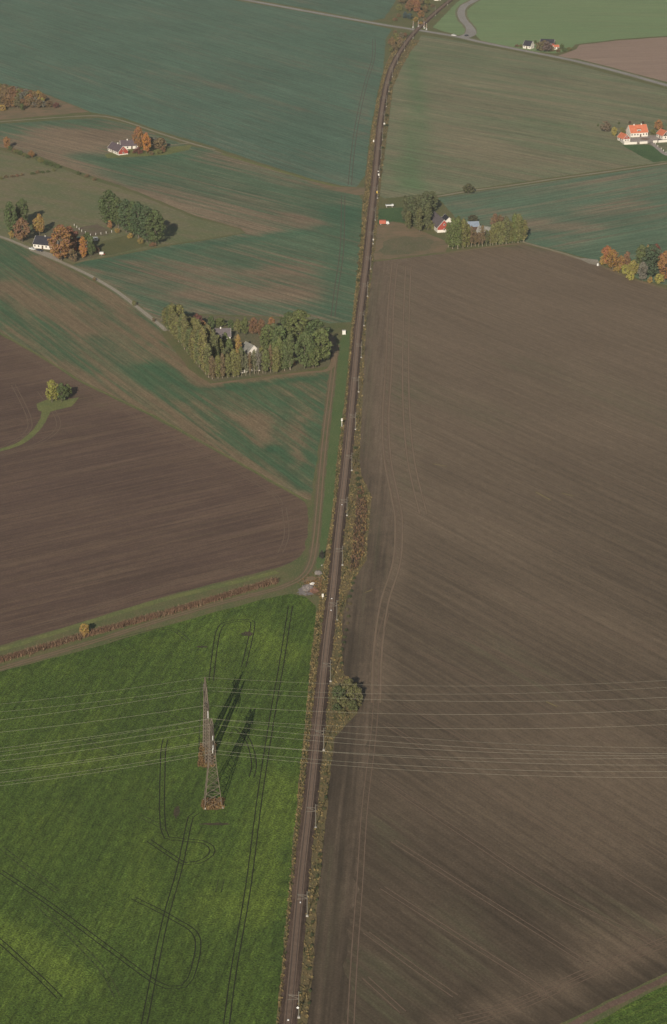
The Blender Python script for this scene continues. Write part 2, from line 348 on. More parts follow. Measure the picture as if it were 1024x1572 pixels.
# far left green
M['teal'] = field_mat('winter_wheat', C(84, 106, 88), C(106, 106, 88), C(74, 102, 84), -56, streak=1.0, blotch=0.8, speck=0.16, spsize=1.6, ssize=6, stretch=16, bias=0.12, fine=0.20, period=9, pk=0.10)
F6 = [(-700, 130), (-400, 120), (0, 128), (60, 140), (100, 156), (140, 172), (190, 181), (240, 199), (292, 215), (330, 226), (400, 250), (480, 275), (524, 285), (548, 287), (560, 270), (569, 200), (580, 140), (588, 110), (590, 85), (592, 60), (602, 45), (560, 36), (470, 19), (340, -3), (200, -24), (-100, -70), (-700, -120)]
field('wheat_field', F6, 0.03, M['teal'], 'huge blue-green wheat field filling the upper left', step=13,
      patches=[([(250, 110), (460, 170)], 10, .4), ([(120, 100), (280, 160)], 9, .25), ([(470, 230), (500, 245)], 10, .35), ([(560, 60), (572, 130), (545, 270)], 3.5, .55), ([(300, 200), (540, 285)], 12, .3), ([(0, 90), (100, 110)], 14, .2), ([(330, 60), (520, 110)], 14, .15), ([(565, 90), (548, 200)], 10, .12)],
      tints=[([(440, 200), (540, 260)], 30, .3), ([(500, 60), (560, 80)], 40, .25), ([(100, 60), (300, 60)], 60, .1), ([(330, 190), (440, 230)], 20, .3)])
F7 = [(-100, -78), (200, -32), (350, -8), (470, 13), (570, 32), (590, 28), (602, 10), (612, -8), (640, -60), (600, -200), (-100, -260)]
field('wheat_field', F7, 0.03, M['teal'], 'blue-green wheat field beyond the top road, left of the autumn scrub', step=25, base=0.05)
# right of the railway, olive
M['olive'] = field_mat('stubble_sprouting', C(96, 102, 78), C(114, 107, 86), C(84, 102, 72), -42, streak=1.1, blotch=0.6, speck=0.16, spsize=1.5, ssize=7, stretch=16, bias=0.35, fine=0.21, period=24, pk=0.30)
F8 = [(648, 54), (700, 62), (740, 70), (800, 82), (880, 99), (1024, 137), (1300, 214), (1300, 200), (1150, 225), (1024, 248), (850, 272), (726, 290), (670, 299), (634, 300), (590, 305), (582, 300), (586, 270), (595, 200), (604, 130), (616, 95), (634, 70)]
field('stubble_field', [p for p in F8 if p != (1300, 200)], 0.03, M['olive'], 'broad striped olive field below the top road, right of railway', step=12,
      patches=[([(660, 170), (780, 250)], 30, .3), ([(720, 230), (930, 255)], 18, .3), ([(617, 170), (612, 280)], 4, .4), ([(700, 130), (1000, 200)], 45, .2)],
      tints=[([(632, 80), (640, 150), (632, 290)], 11, .8), ([(810, 185), (880, 195)], 14, .7), ([(880, 215), (960, 240)], 16, .5), ([(660, 70), (760, 95)], 14, .5), ([(600, 250), (630, 290)], 8, .5), ([(1000, 190), (1020, 195)], 14, .6)])
M['teal_r'] = field_mat('winter_wheat_right', C(84, 104, 84), C(118, 108, 90), C(74, 98, 78), 34, streak=1.1, blotch=0.8, speck=0.16, spsize=1.5, ssize=6, stretch=18, bias=0.22, fine=0.21, period=9, pk=0.12)
F9 = [(672, 304), (727, 295), (850, 278), (1024, 253), (1250, 219), (1250, 470), (1100, 450), (1024, 438), (985, 430), (940, 410), (915, 400), (862, 386), (806, 371), (740, 352), (700, 335), (680, 312)]
field('wheat_field', F9, 0.03, M['teal_r'], 'blue-green wheat field between the two farm groves, right side', step=9,
      patches=[([(812, 345), (900, 350)], 14, .7), ([(900, 322), (970, 312)], 12, .6), ([(850, 365), (880, 370)], 6, .5), ([(830, 300), (1010, 280)], 16, .2), ([(700, 310), (760, 330)], 8, .3)],
      tints=[([(820, 380), (910, 396), (1000, 420)], 10, .8), ([(960, 340), (1020, 390)], 25, .5), ([(760, 300), (850, 290)], 8, .5), ([(680, 305), (730, 335)], 8, .5)])
# big brown field
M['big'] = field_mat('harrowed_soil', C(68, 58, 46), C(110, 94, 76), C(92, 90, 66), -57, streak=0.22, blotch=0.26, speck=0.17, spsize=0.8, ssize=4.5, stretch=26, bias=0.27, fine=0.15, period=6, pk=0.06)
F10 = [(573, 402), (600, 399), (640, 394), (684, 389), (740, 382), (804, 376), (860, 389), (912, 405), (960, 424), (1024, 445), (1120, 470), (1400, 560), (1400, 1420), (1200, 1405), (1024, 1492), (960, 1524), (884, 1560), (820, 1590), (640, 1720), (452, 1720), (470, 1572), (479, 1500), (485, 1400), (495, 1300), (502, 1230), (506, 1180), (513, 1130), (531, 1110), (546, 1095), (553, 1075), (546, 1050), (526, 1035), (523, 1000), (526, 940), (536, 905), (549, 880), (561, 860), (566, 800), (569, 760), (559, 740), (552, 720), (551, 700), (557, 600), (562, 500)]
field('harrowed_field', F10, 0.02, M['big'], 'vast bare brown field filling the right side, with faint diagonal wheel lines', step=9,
      patches=[([(800, 440), (820, 560)], 200, .70), ([(760, 860), (900, 1150)], 110, .26), ([(604, 410), (597, 520), (592, 640), (600, 720), (612, 790), (608, 860), (588, 940), (578, 1010), (582, 1080)], 3.0, .35), ([(626, 405), (622, 520), (626, 640), (632, 740), (650, 800)], 2.5, .4), ([(580, 402), (684, 396), (800, 384)], 2.5, .35),  # wide patches: soil tone plus haze and light falloff painted in, paler with distance
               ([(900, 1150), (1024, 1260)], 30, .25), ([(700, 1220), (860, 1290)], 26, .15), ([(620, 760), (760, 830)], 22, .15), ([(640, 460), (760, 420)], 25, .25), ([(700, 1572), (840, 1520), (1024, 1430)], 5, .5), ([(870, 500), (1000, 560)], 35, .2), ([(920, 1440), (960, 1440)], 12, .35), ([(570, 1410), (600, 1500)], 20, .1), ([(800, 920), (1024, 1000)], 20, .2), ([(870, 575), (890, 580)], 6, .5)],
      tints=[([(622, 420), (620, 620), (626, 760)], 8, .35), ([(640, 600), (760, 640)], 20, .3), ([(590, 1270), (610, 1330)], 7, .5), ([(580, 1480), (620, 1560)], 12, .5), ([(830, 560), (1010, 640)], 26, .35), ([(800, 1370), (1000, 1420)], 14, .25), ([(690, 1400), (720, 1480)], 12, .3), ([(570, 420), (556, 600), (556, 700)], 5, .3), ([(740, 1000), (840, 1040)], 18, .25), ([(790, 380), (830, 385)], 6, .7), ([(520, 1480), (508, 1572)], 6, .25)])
M['head'] = field_mat('headland_soil', C(70, 60, 48), C(108, 92, 75), C(90, 88, 64), 87, streak=0.55, blotch=0.6, speck=0.17, spsize=0.8, ssize=2.2, stretch=40, bias=0.34, fine=0.16)
HB = [(598, 401), (592, 520), (587, 640), (590, 712), (600, 768), (606, 800), (603, 858), (584, 925), (573, 1000), (571, 1080), (560, 1180), (549, 1300), (539, 1430), (531, 1572), (526, 1720)]
field('headland', HB + [(452, 1720), (470, 1572), (479, 1500), (485, 1400), (495, 1300), (502, 1230), (506, 1180), (513, 1130), (531, 1110), (546, 1095), (553, 1075), (546, 1050), (526, 1035), (523, 1000), (526, 940), (536, 905), (549, 880), (561, 860), (566, 800), (569, 760), (559, 740), (552, 720), (551, 700), (557, 600), (562, 500), (573, 402)], 0.024, M['head'],
      'headland strip of the big brown field running along the railway', 'headland', step=6, jit=1.6, patches=[([(800, 440), (820, 560)], 200, .6), ([(594, 410), (588, 640), (600, 800), (580, 950), (570, 1100), (545, 1400)], 2.5, .35), ([(560, 860), (530, 960)], 5, .3)], tints=[([(575, 420), (562, 600), (560, 700)], 5, .45), ([(570, 780), (575, 860), (545, 930)], 6, .3), ([(510, 1300), (495, 1500)], 6, .3)])  # wide patch paints the same light falloff into the headland soil
M['pale_line'] = soft_mat('pale_headland_line', C(124, 104, 86), C(114, 98, 78), 2.0, keep=0.40, hard=.45)
multi_ribbon('wheel_lines', [[(606, 404), (600, 470), (597, 560), (592, 640), (595, 705), (606, 762), (612, 800), (609, 862), (590, 926), (580, 1000), (577, 1080)], [(627, 408), (624, 480), (623, 600), (630, 700), (650, 790)], [(600, 399), (640, 403), (700, 398), (800, 386)]],
      1.3, 0.034, M['pale_line'], 'broad pale wheel lines curving along the headland beside the railway', 'wheel tracks', pair=3.2)
M['rape2'] = field_mat('rape_leaves_corner', C(66, 84, 40), C(78, 92, 46), C(52, 70, 40), 35, streak=1.0, blotch=0.9, speck=0.55, spsize=0.7, ssize=3, stretch=10, bias=0.3, bump=0.3, speck_hi=C(92, 104, 52), period=3.2, pk=0.6)
field('green_field', [(890, 1584), (960, 1545), (1024, 1512), (1200, 1425), (1300, 1720), (700, 1720)], 0.02, M['rape2'], 'green leafy field corner below the dirt track, bottom right', step=8)
M['bright'] = field_mat('young_wheat', C(104, 122, 88), C(116, 122, 92), C(94, 120, 84), -5, streak=0.9, blotch=0.7, speck=0.08, spsize=1.6, ssize=8, stretch=14, bias=0.2, fine=0.1)
field('wheat_field', [(738, 62), (770, 70), (806, 78), (852, 82), (872, 78), (884, 68), (950, 60), (1024, 55), (1300, 42), (1500, -150), (1200, -260), (800, -260), (742, -14), (731, 4), (716, 16), (714, 26), (727, 40), (730, 54)], 0.03, M['bright'], 'bright green wheat field beyond the top road, upper right', step=25,
      patches=[([(740, 20), (900, 30)], 30, .2)], tints=[([(760, 10), (880, 40)], 30, .4)])
M['pink'] = field_mat('pale_soil', C(128, 110, 98), C(134, 118, 102), C(116, 106, 92), 10, streak=0.9, blotch=0.8, speck=0.08, spsize=1.6, ssize=8, stretch=14, bias=0.2, fine=0.1)
field('ploughed_field', [(852, 87), (884, 76), (890, 69), (950, 62), (1024, 57), (1300, 45), (1400, 230), (1024, 126), (930, 101), (884, 90)], 0.035, M['pink'], 'pinkish bare field in the upper right corner above the road', step=20)
field('green_strip', [(664, 42), (680, 26), (700, 5), (722, -12), (745, -30), (728, 0), (712, 8), (704, 18), (705, 30), (716, 43), (714, 52), (704, 54), (680, 48)], 0.03, M['bright'], 'grass triangle between railway and curving road', 'grass strip', step=12, base=-.1)
# scrub and lawns
M['scrub'] = rough_mat('scrub_ground', [C(122, 104, 80), C(106, 98, 72), C(130, 108, 84), C(98, 88, 66)], (1, 6, 16), 0.2, 10)
field('scrubland', [(-300, 128), (0, 132), (60, 142), (98, 156), (136, 172), (80, 177), (0, 184), (-60, 188), (-300, 200)], 0.045, M['scrub'], 'brown scrubby ground under the autumn copse, upper left', 'scrub', step=9)
field('rough_ground', [(580, 345), (602, 340), (625, 345), (650, 356), (690, 372), (684, 387), (640, 392), (600, 397), (574, 400), (573, 380)], 0.045, M['scrub'], 'brown rough ground between railway and red barn', 'rough ground', step=8)
M['dkgrass'] = rough_mat('rank_grass', [C(100, 96, 70), C(108, 98, 74), C(92, 92, 66), C(114, 102, 78)], (1, 4, 12), 0.2)
field('rank_grass', [(588, 372), (620, 364), (655, 364), (664, 372), (655, 384), (620, 390), (592, 392), (582, 384)], 0.06, M['dkgrass'], 'darker rank grass patch on the rough ground', 'grass patch', step=5, jit=3.2)
M['lawn'] = rough_mat('lawn_grass', [C(68, 92, 56), C(78, 98, 62), C(66, 88, 54), C(84, 100, 64)], (1, 5, 14), 0.03)
field('lawn', [(582, 321), (604, 319), (630, 318), (650, 330), (640, 345), (604, 340), (580, 344)], 0.06, M['lawn'], 'bright lawn left of the tall dark trees at the red barn', 'lawn', step=7)
field('lawn', [(955, 223), (996, 222), (1028, 236), (1100, 240), (1100, 236), (1040, 248), (1004, 250), (984, 240)][:4] + [(1060, 243), (1024, 247), (1004, 249), (984, 240)], 0.06, M['lawn'], 'lawn in front of the white farm with orange roofs', 'lawn', step=7)
M['yard'] = rough_mat('farmyard_paving', [C(150, 138, 130), C(158, 148, 138), C(142, 130, 120), C(165, 155, 146)], (1, 5, 10), 0.02)
field('farmyard', [(966, 212.5), (996, 208), (1014, 208), (1030, 216), (1003, 219.5), (958, 221)], 0.08, M['yard'], 'pale paved yard of the white farm', 'yard', step=7, jit=0.1)
field('garden_ground', [(255, 500), (262, 484), (300, 484), (420, 488), (500, 500), (512, 520), (508, 562), (440, 572), (330, 586), (318, 580)], 0.045, M['dkgrass'], 'shaded garden ground inside the large grove', 'garden', step=8)
field('garden_ground', [(30, 366), (60, 350), (110, 350), (155, 380), (150, 395), (112, 402), (66, 384)], 0.045, M['dkgrass'], 'garden ground of the dark roofed white house', 'garden', step=8)
M['verge_g'] = rough_mat('mown_strip', [C(84, 100, 58), C(90, 102, 62), C(80, 98, 56), C(96, 104, 66)], (0.8, 5, 16), 0.05)
M['pale_grass'] = rough_mat('yellow_grass', [C(112, 114, 66), C(104, 106, 64), C(98, 104, 62), C(120, 116, 76)], (1, 5, 12), 0.05)
field('grass_strip', [(528, 506), (537, 508), (534, 560), (528, 620), (521, 690), (512, 760), (505, 820), (497, 866), (488, 874), (481, 862), (488, 830), (497, 760), (504, 690), (511, 620), (514, 590), (517, 540)], 0.03, M['verge_g'], 'mown green strip between the farm track and the railway', 'grass strip', step=6)
ribbon('grass_strip', [(-60, 706), (0, 691), (30, 681), (52, 664), (66, 645), (72, 628), (80, 618)], lambda t: 3.4 + (max(0, t - .75) * 14), 0.04, M['pale_grass'], 'curved yellow-green grass strip leading to the tree islet', 'grass strip')
field('grass_patch', [(56, 620), (75, 612), (100, 614), (122, 610), (110, 624), (86, 630), (72, 634), (60, 630)], 0.05, M['pale_grass'], 'yellowish grass around the tree islet', 'grass patch', step=4)
ribbon('grass_margin', [(-170, 1036), (0, 997), (60, 979), (140, 954), (250, 921), (340, 899), (426, 878)], 3.4, 0.03, M['pale_grass'], 'light grass margin above the reed ditch', 'grass strip')
ribbon('field_edge', [(0, 511), (64, 547), (128, 587), (234, 637), (344, 697), (424, 742), (470, 769)], 0.7, 0.035, M['pale_grass'], 'thin pale grass edge between sown and ploughed fields', 'field edge')
ribbon('grass_margin', [(340, 236), (400, 254), (440, 266), (500, 282), (550, 294)], 3.0, 0.05, M['pale_grass'], 'yellowish grass line running to the railway, upper middle', 'grass strip')
field('bare_patch', [(470, 279), (520, 287), (562, 288), (560, 298), (548, 300), (505, 291)], 0.06, M['scrub'], 'bare trampled corner beside the railway, upper middle', 'bare patch', step=6)
field('grass_margin', [(225, 214), (262, 226), (295, 222), (290, 230), (255, 238), (215, 240), (165, 243), (160, 238)], 0.05, M['pale_grass'], 'yellowish verge around the red gabled farm', 'grass strip', step=8)
ribbon('grass_margin', [(683, 389), (740, 381), (806, 375), (870, 392), (915, 405), (965, 426), (1024, 444)], 3.0, 0.035, M['scrub'], 'brown grass margin along the right groves', 'grass strip')
ribbon('field_headland', [(325, 590), (400, 580), (470, 572), (505, 567), (514, 540), (510, 520), (500, 508)], 3.0, 0.055, M['scrub'], 'dry margin around the large grove', 'grass strip')
# roads
M['asph'] = rough_mat('old_asphalt', [C(140, 134, 126), C(146, 140, 132), C(134, 128, 120), C(150, 144, 136)], (1, 8, 30), 0.01)
M['gravel'] = rough_mat('gravel_road', [C(146, 136, 120), C(154, 144, 128), C(138, 128, 110), C(160, 150, 136)], (0.8, 4, 14), 0.03)
M['dirt'] = rough_mat('dirt_track', [C(100, 92, 66), C(108, 96, 74), C(92, 92, 60), C(96, 86, 66)], (0.8, 5, 18), 0.04)
M['dirt2'] = rough_mat('bare_dirt_track', [C(104, 84, 72), C(112, 90, 76), C(98, 80, 66), C(116, 96, 82)], (0.8, 4, 14), 0.04)
M['path'] = rough_mat('pale_track', [C(136, 126, 102), C(128, 120, 96), C(142, 132, 110), C(120, 114, 90)], (0.8, 5, 14), 0.03)
M['verge_t'] = rough_mat('road_verge', [C(112, 110, 82), C(120, 112, 88), C(104, 108, 78), C(126, 116, 92)], (1, 6, 18), 0.05)
TOP = [(150, -40), (350, -5), (470, 17), (560, 33), (600, 40), (640, 46), (700, 56), (740, 65), (800, 77), (880, 93), (960, 113), (1024, 131), (1300, 206)]
ribbon('road_verge', TOP, 10, 0.07, M['verge_t'], 'grass verge of the top road', 'verge', step=6, jit=.6)
ribbon('road', TOP, 5.6, 0.10, M['asph'], 'straight grey road crossing the top of the picture', 'road', step=8, jit=0.05)
CUR = [(800, -70), (752, -18), (729, 0), (713, 9), (708, 19), (711, 30), (721, 42), (722, 52), (709, 58)]
ribbon('road_verge', CUR, 11, 0.075, M['verge_t'], 'grass verge of the curving road', 'verge', step=5, jit=.5)
ribbon('road', CUR, lambda t: 7.0 + max(0, t - .88) * 50, 0.12, M['asph'], 'curving grey side road joining the top road', 'road', step=4, jit=0.05)
LR = [(-300, 275), (-100, 333), (0, 363), (60, 388), (100, 405), (140, 424), (180, 448), (214, 474), (244, 498), (256, 508)]
ribbon('road_verge', LR, 4.6, 0.05, M['verge_t'], 'grass verge of the gravel lane', 'verge', step=3, jit=.3)
ribbon('gravel_road', LR, 2.6, 0.07, M['gravel'], 'pale gravel lane running down to the large grove', 'road', step=3, jit=0.12)
field('driveway', [(44, 381), (56, 383), (76, 388), (84, 392), (96, 403), (80, 398), (62, 391), (46, 385)], 0.08, M['gravel'], 'gravel forecourt of the dark roofed white house', 'driveway', step=5, jit=.2)
ribbon('farm_track', [(-300, 215), (-60, 191), (0, 187), (80, 181), (150, 178), (190, 186), (240, 203), (290, 219), (330, 230)], 2.6, 0.07, M['path'], 'pale farm track bending past the autumn copse', 'track', step=5, jit=0.15)
ribbon('farm_track', [(292, 219.5), (278, 221), (262, 223), (246, 226)], 2.4, 0.075, M['path'], 'short pale driveway to the red gabled farm', 'track')
ribbon('farm_track', [(655, 303), (672, 301.5), (726, 292.5), (790, 284), (850, 275), (930, 264), (1024, 250.5), (1250, 217)], 2.8, 0.07, M['path'], 'straight pale farm track right of the tall trees', 'track', step=5, jit=0.2)
ribbon('farm_track', [(800, 371), (822, 377), (862, 388), (890, 397)], 2.4, 0.07, M['path'], 'pale track from the poplar row to the autumn grove', 'track', jit=0.2)
field('driveway', [(885, 396), (900, 397), (918, 399), (922, 408), (905, 405)], 0.09, M['gravel'], 'grey gravel pull-in beside the autumn grove', 'driveway', step=5, jit=.2)
FT = [(516, 530), (510, 580), (505, 620), (500, 660), (494, 720), (489, 780), (484, 830), (477, 866), (462, 887), (436, 900), (406, 909), (330, 928), (240, 954), (160, 980), (80, 1004), (0, 1027), (-170, 1078)]
ribbon('farm_track', FT, 4.2, 0.045, M['dirt'], 'grassy dirt farm track along the railway and ditch', 'track', step=3, jit=0.35)
BR = [(860, 1583), (900, 1562), (940, 1542), (985, 1520), (1024, 1502), (1200, 1415)]
ribbon('dirt_track', BR, 2.6, 0.05, M['dirt2'], 'reddish dirt track across the bottom right corner', 'track', jit=0.2)
ribbon('driveway', [(1000, 219), (1008, 226), (1024, 238), (1050, 244)], 3.4, 0.08, M['yard'], 'pale driveway of the white farm', 'driveway', jit=0.05)

# wheel tracks
M['rut'] = soft_mat('crop_shade_rut', C(28, 32, 20), C(48, 46, 32), 0.8, keep=0.54)  # near-black tone paints the shade of the standing crop into the ruts
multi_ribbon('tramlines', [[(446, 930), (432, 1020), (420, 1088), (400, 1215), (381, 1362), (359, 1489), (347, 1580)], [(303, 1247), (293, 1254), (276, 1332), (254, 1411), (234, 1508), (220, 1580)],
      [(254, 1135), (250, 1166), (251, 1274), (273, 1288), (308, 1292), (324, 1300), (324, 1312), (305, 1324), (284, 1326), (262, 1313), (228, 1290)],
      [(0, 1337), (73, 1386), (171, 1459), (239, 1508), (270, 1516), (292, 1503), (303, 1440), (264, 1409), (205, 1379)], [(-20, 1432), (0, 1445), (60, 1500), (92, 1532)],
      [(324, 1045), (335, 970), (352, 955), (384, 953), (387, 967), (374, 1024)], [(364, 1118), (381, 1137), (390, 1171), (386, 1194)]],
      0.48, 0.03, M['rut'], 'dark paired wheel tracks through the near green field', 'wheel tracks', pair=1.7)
M['rut_f'] = soft_mat('faint_rut', C(36, 46, 26), C(84, 94, 48), 1.0, keep=0.5)
multi_ribbon('tramlines', [[(313, 1046), (311, 1100), (308, 1180)], [(210, 1250), (260, 1275)], [(170, 985), (205, 975), (260, 965), (290, 985)], [(60, 1390), (150, 1480), (180, 1530)], [(0, 1300), (90, 1370)], [(130, 1135), (180, 1160)], [(240, 1090), (290, 1110)], [(165, 1008), (172, 1016)], [(340, 1350), (335, 1370)]],
      0.6, 0.028, M['rut_f'], 'faint wheel marks in the near green field', 'wheel tracks', pair=1.8)
M['soil_light'] = soft_mat('wheel_line_soil', C(106, 88, 72), C(112, 94, 78), 1.6, keep=0.38)
multi_ribbon('wheel_lines', [[(586, 1197), (700, 1274), (850, 1372), (985, 1438), (1003, 1452)], [(602, 1290), (716, 1362), (831, 1434), (900, 1478)], [(586, 1362), (700, 1435), (815, 1507), (830, 1518), (834, 1532)], [(560, 1430), (640, 1488), (700, 1530)], [(590, 1110), (760, 1218), (1024, 1385)], [(640, 860), (830, 930), (1024, 1005)], [(650, 760), (1024, 890)], [(645, 640), (1024, 765)], [(640, 520), (1024, 652)],
      [(620, 1080), (800, 1185), (1024, 1318)], [(640, 1000), (800, 1075), (1024, 1180)], [(625, 940), (800, 1020), (1024, 1125)], [(560, 1500), (620, 1555)], [(700, 1562), (790, 1538), (900, 1490), (1024, 1440), (1100, 1404)], [(710, 1574), (800, 1546), (905, 1498), (1024, 1449)],
      [(607, 402), (600, 470), (596, 560), (592, 640), (594, 700), (606, 760), (613, 800), (610, 860)], [(594, 940), (579, 1000), (577, 1080), (572, 1140), (560, 1240), (552, 1360), (544, 1470), (538, 1580)], [(624, 404), (612, 407), (640, 400), (700, 396)]],
      0.6, 0.03, M['soil_light'], 'thin light wheel lines across the big brown field', 'wheel tracks', pair=1.9)
multi_ribbon('wheel_lines', [[(0, 700), (60, 680), (90, 650), (60, 600)], [(436, 778), (440, 820), (430, 850)], [(0, 524), (100, 580), (230, 652), (400, 745), (432, 775)], [(0, 975), (120, 942), (250, 900), (400, 866)], [(20, 590), (44, 640), (40, 665), (0, 690)]],
      0.7, 0.03, M['soil_light'], 'light wheel lines on the ploughed field edge', 'wheel tracks', pair=2.0)
M['rut_d'] = soft_mat('dark_rut_far', C(84, 78, 66), C(92, 84, 70), 2.0, keep=0.45)
multi_ribbon('wheel_lines', [[(574, 60), (573, 90), (561, 130), (548, 190), (541, 240), (537, 284)], [(527, 300), (525, 380), (517, 440), (511, 486)]], 0.7, 0.05, M['rut_d'], 'brown wheel tracks along the far wheat field edge', 'wheel tracks', pair=2.2)
M['tan_st'] = soft_mat('straw_streak', C(132, 116, 80), C(120, 106, 76), 1.0, keep=0.5, hard=.35)
multi_ribbon('straw_marks', [[(862, 757), (882, 762)], [(822, 755), (846, 768)], [(664, 712), (686, 716)], [(560, 910), (572, 905)], [(838, 1077), (856, 1085)]], 1.3, 0.035, M['tan_st'], 'pale straw streaks on the big brown field', 'straw')

M['rutline'] = soft_mat('worn_wheel_path', C(128, 108, 84), C(118, 98, 76), 1.0, keep=0.55)
multi_ribbon('wheel_paths', [FT], 0.95, 0.07, M['rutline'], 'worn wheel paths in the grassy farm track', 'wheel tracks', pair=1.8)
M['rutlane'] = soft_mat('lane_wheel_path', C(156, 146, 130), C(148, 138, 120), 1.0, keep=0.6)
multi_ribbon('wheel_paths', [LR[1:-1]], 0.7, 0.085, M['rutlane'], 'worn wheel paths in the gravel lane', 'wheel tracks', pair=1.5)
# lane pieces at the pylons and crossing
M['tan'] = rough_mat('dry_weeds', [C(108, 88, 60), C(98, 82, 56), C(118, 94, 66), C(84, 82, 50)], (0.5, 2, 6), 0.3)
def blob(px, py, rx, ry, z, mat, name, label, cat, jit=0.25, rz=0, ab=None):
    c = P(px, py); vs = [(c.x, c.y, z)]; n = 28
    for i in range(n):
        a = 2 * pi * i / n; k = 1 + R.uniform(-jit, jit) * 0.7; sx, sy = cos(a), sin(a)
        if ab: sx = math.copysign(abs(sx) ** ab, sx); sy = math.copysign(abs(sy) ** ab, sy)
        x, y = rx * sx * k, ry * sy * k; vs.append((c.x + x * cos(rz) - y * sin(rz), c.y + x * sin(rz) + y * cos(rz), z))
    return tag(mesh_obj(name, vs, [(0, 1 + i, 1 + (i + 1) % n) for i in range(n)], mat), label, cat, kind='structure')
blob(327, 1235, 3.9, 4.0, 0.05, M['tan'], 'weed_patch', 'square patch of dry orange weeds under the nearer pylon', 'weeds', .18, ab=.55)
blob(318, 1160, 3.1, 9.5, 0.05, M['tan'], 'weed_patch', 'long patch of dry orange weeds under the farther pylon', 'weeds', .18, ab=.55)
M['darksoil'] = rough_mat('disturbed_soil', [C(66, 62, 44), C(78, 68, 52), C(58, 62, 38), C(88, 76, 58)], (0.4, 1.5, 5), 0.2)
blob(331, 1265, 5.2, 0.9, 0.045, M['darksoil'], 'bare_patch', 'narrow bare strip just below the nearer pylon', 'bare patch', .3)
blob(271, 1247, 1.0, 4.5, 0.045, M['darksoil'], 'bare_patch', 'small upright bare patch left of the nearer pylon', 'bare patch', .3)
blob(380, 973, 2.4, 2.2, 0.045, M['darksoil'], 'bare_patch', 'small bare patch near the top of the green field', 'bare patch', .3)
blob(310, 993, 2.2, 1.0, 0.045, M['darksoil'], 'bare_patch', 'tiny bare patch above the farther pylon', 'bare patch', .3)
M['pinkgr'] = rough_mat('grey_chippings', [C(128, 118, 114), C(112, 104, 100), C(138, 130, 122), C(104, 96, 88)], (0.5, 2, 5), 0.1)
blob(474, 906, 4.3, 6.0, 0.06, M['pinkgr'], 'gravel_patch', 'grey gravel spread beside the track corner', 'gravel', .25, rz=-.5)
blob(490, 908, 2.6, 5.0, 0.07, M['tan'], 'weed_patch', 'orange-brown weedy patch beside the gravel spread', 'weeds', .3)
blob(484, 893, 5.0, 5.5, 0.055, M['scrub'], 'rough_ground', 'trampled rough ground between farm track and railway', 'rough ground', .3)
blob(990, 213.5, 3.6, 2.2, 0.11, plain('round_bed_soil', C(112, 84, 66)), 'flower_bed', 'round brown flower bed in the white farm yard', 'flower bed', .05)

# ------------------------------------------------------------------ railway
RAIL = [(436, 1640), (442, 1572), (449, 1500), (457.5, 1400), (466, 1312), (474, 1249), (481, 1180), (490, 1100), (497, 1030), (503, 970), (508, 937), (514, 880), (519, 820), (526, 762), (532.5, 700), (540.5, 615), (546, 550), (550.5, 500), (557, 450), (563, 400), (568, 345), (572, 310), (577, 262), (582, 205), (587, 165), (593.5, 130), (602, 103), (614, 80), (627, 61), (640, 46), (668, 20), (692, 0), (745, -40), (830, -110)]
RW = resample(W2(RAIL), 4.0)
def sm(l, k=6):
    for _ in range(k): l = [l[0]] + [(l[i - 1] + l[i] * 2 + l[i + 1]) / 4 for i in range(1, len(l) - 1)] + [l[-1]]
    return l
RW = sm(RW, 30)
def rail_frame(i):
    d = (RW[min(i + 1, len(RW) - 1)] - RW[max(i - 1, 0)]).normalized(); return RW[i], d, Vector((d.y, -d.x))   # right-hand normal
VL = [(420, 1640), (425, 1572), (441, 1400), (450, 1300), (461, 1180), (469, 1110), (476, 1030), (479, 1000), (485, 950), (490, 925), (496, 880), (500, 850), (509, 800), (518, 700), (529, 620), (537, 540), (540, 500), (545, 450), (551, 400), (556, 340), (557, 300), (561, 270), (570, 200), (581, 140), (590, 105), (601, 78), (616, 58)]
VR = [(645, 62), (630, 80), (616, 105), (603, 135), (595, 200), (586, 270), (580, 330), (576, 380), (572, 402), (562, 500), (557, 600), (552, 700), (553, 722), (560, 742), (570, 762), (567, 800), (562, 860), (550, 880), (537, 905), (527, 940), (524, 1000), (527, 1035), (547, 1050), (554, 1075), (547, 1096), (532, 1112), (514, 1132), (507, 1180), (503, 1230), (496, 1300), (486, 1400), (480, 1500), (471, 1572), (460, 1640)]
M['verge'] = rough_mat('railway_verge', [C(116, 102, 70), C(96, 90, 60), C(120, 102, 72), C(78, 78, 50)], (0.5, 2.0, 9), 0.35)
field('railway_verge', VL + VR, 0.05, M['verge'], 'rough tan and green verge on both sides of the railway', 'verge', step=6, jit=0.35)
M['ballast'] = field_mat('ballast', C(80, 65, 55), C(94, 77, 64), C(70, 58, 51), 87, streak=0.9, blotch=0.6, speck=0.30, spsize=0.45, ssize=1.2, stretch=12, bias=0.3, fine=0.25)
vs = []; fs = []; prof = ((-2.75, .04), (-1.9, .45), (-0.75, .5), (0.75, .5), (1.9, .45), (2.75, .04))
for i in range(len(RW)):
    p, d, n = rail_frame(i)
    for k, (x, z) in enumerate(prof):
        j = R.uniform(-.18, .18) if k in (0, 5) else 0; q = p + n * (x + j); vs.append((q.x, q.y, z))
for i in range(len(RW) - 1):
    for k in range(5): fs.append((i * 6 + k, i * 6 + k + 1, (i + 1) * 6 + k + 1, (i + 1) * 6 + k))
o = mesh_obj('railway_bed', vs, fs, M['ballast']); tag(o, 'purple-brown stone ballast bed of the single railway line', 'railway bed', kind='structure')
for p_ in o.data.polygons:
    if p_.normal.z < 0: p_.flip()
M['steel'] = plain('rail_steel', (.16, .115, .09, 1), 0.5, .2, 2.0, 0.4)
M['sleeper'] = plain('concrete_sleeper', C(96, 81, 70), 0.9, .3, 1.5)
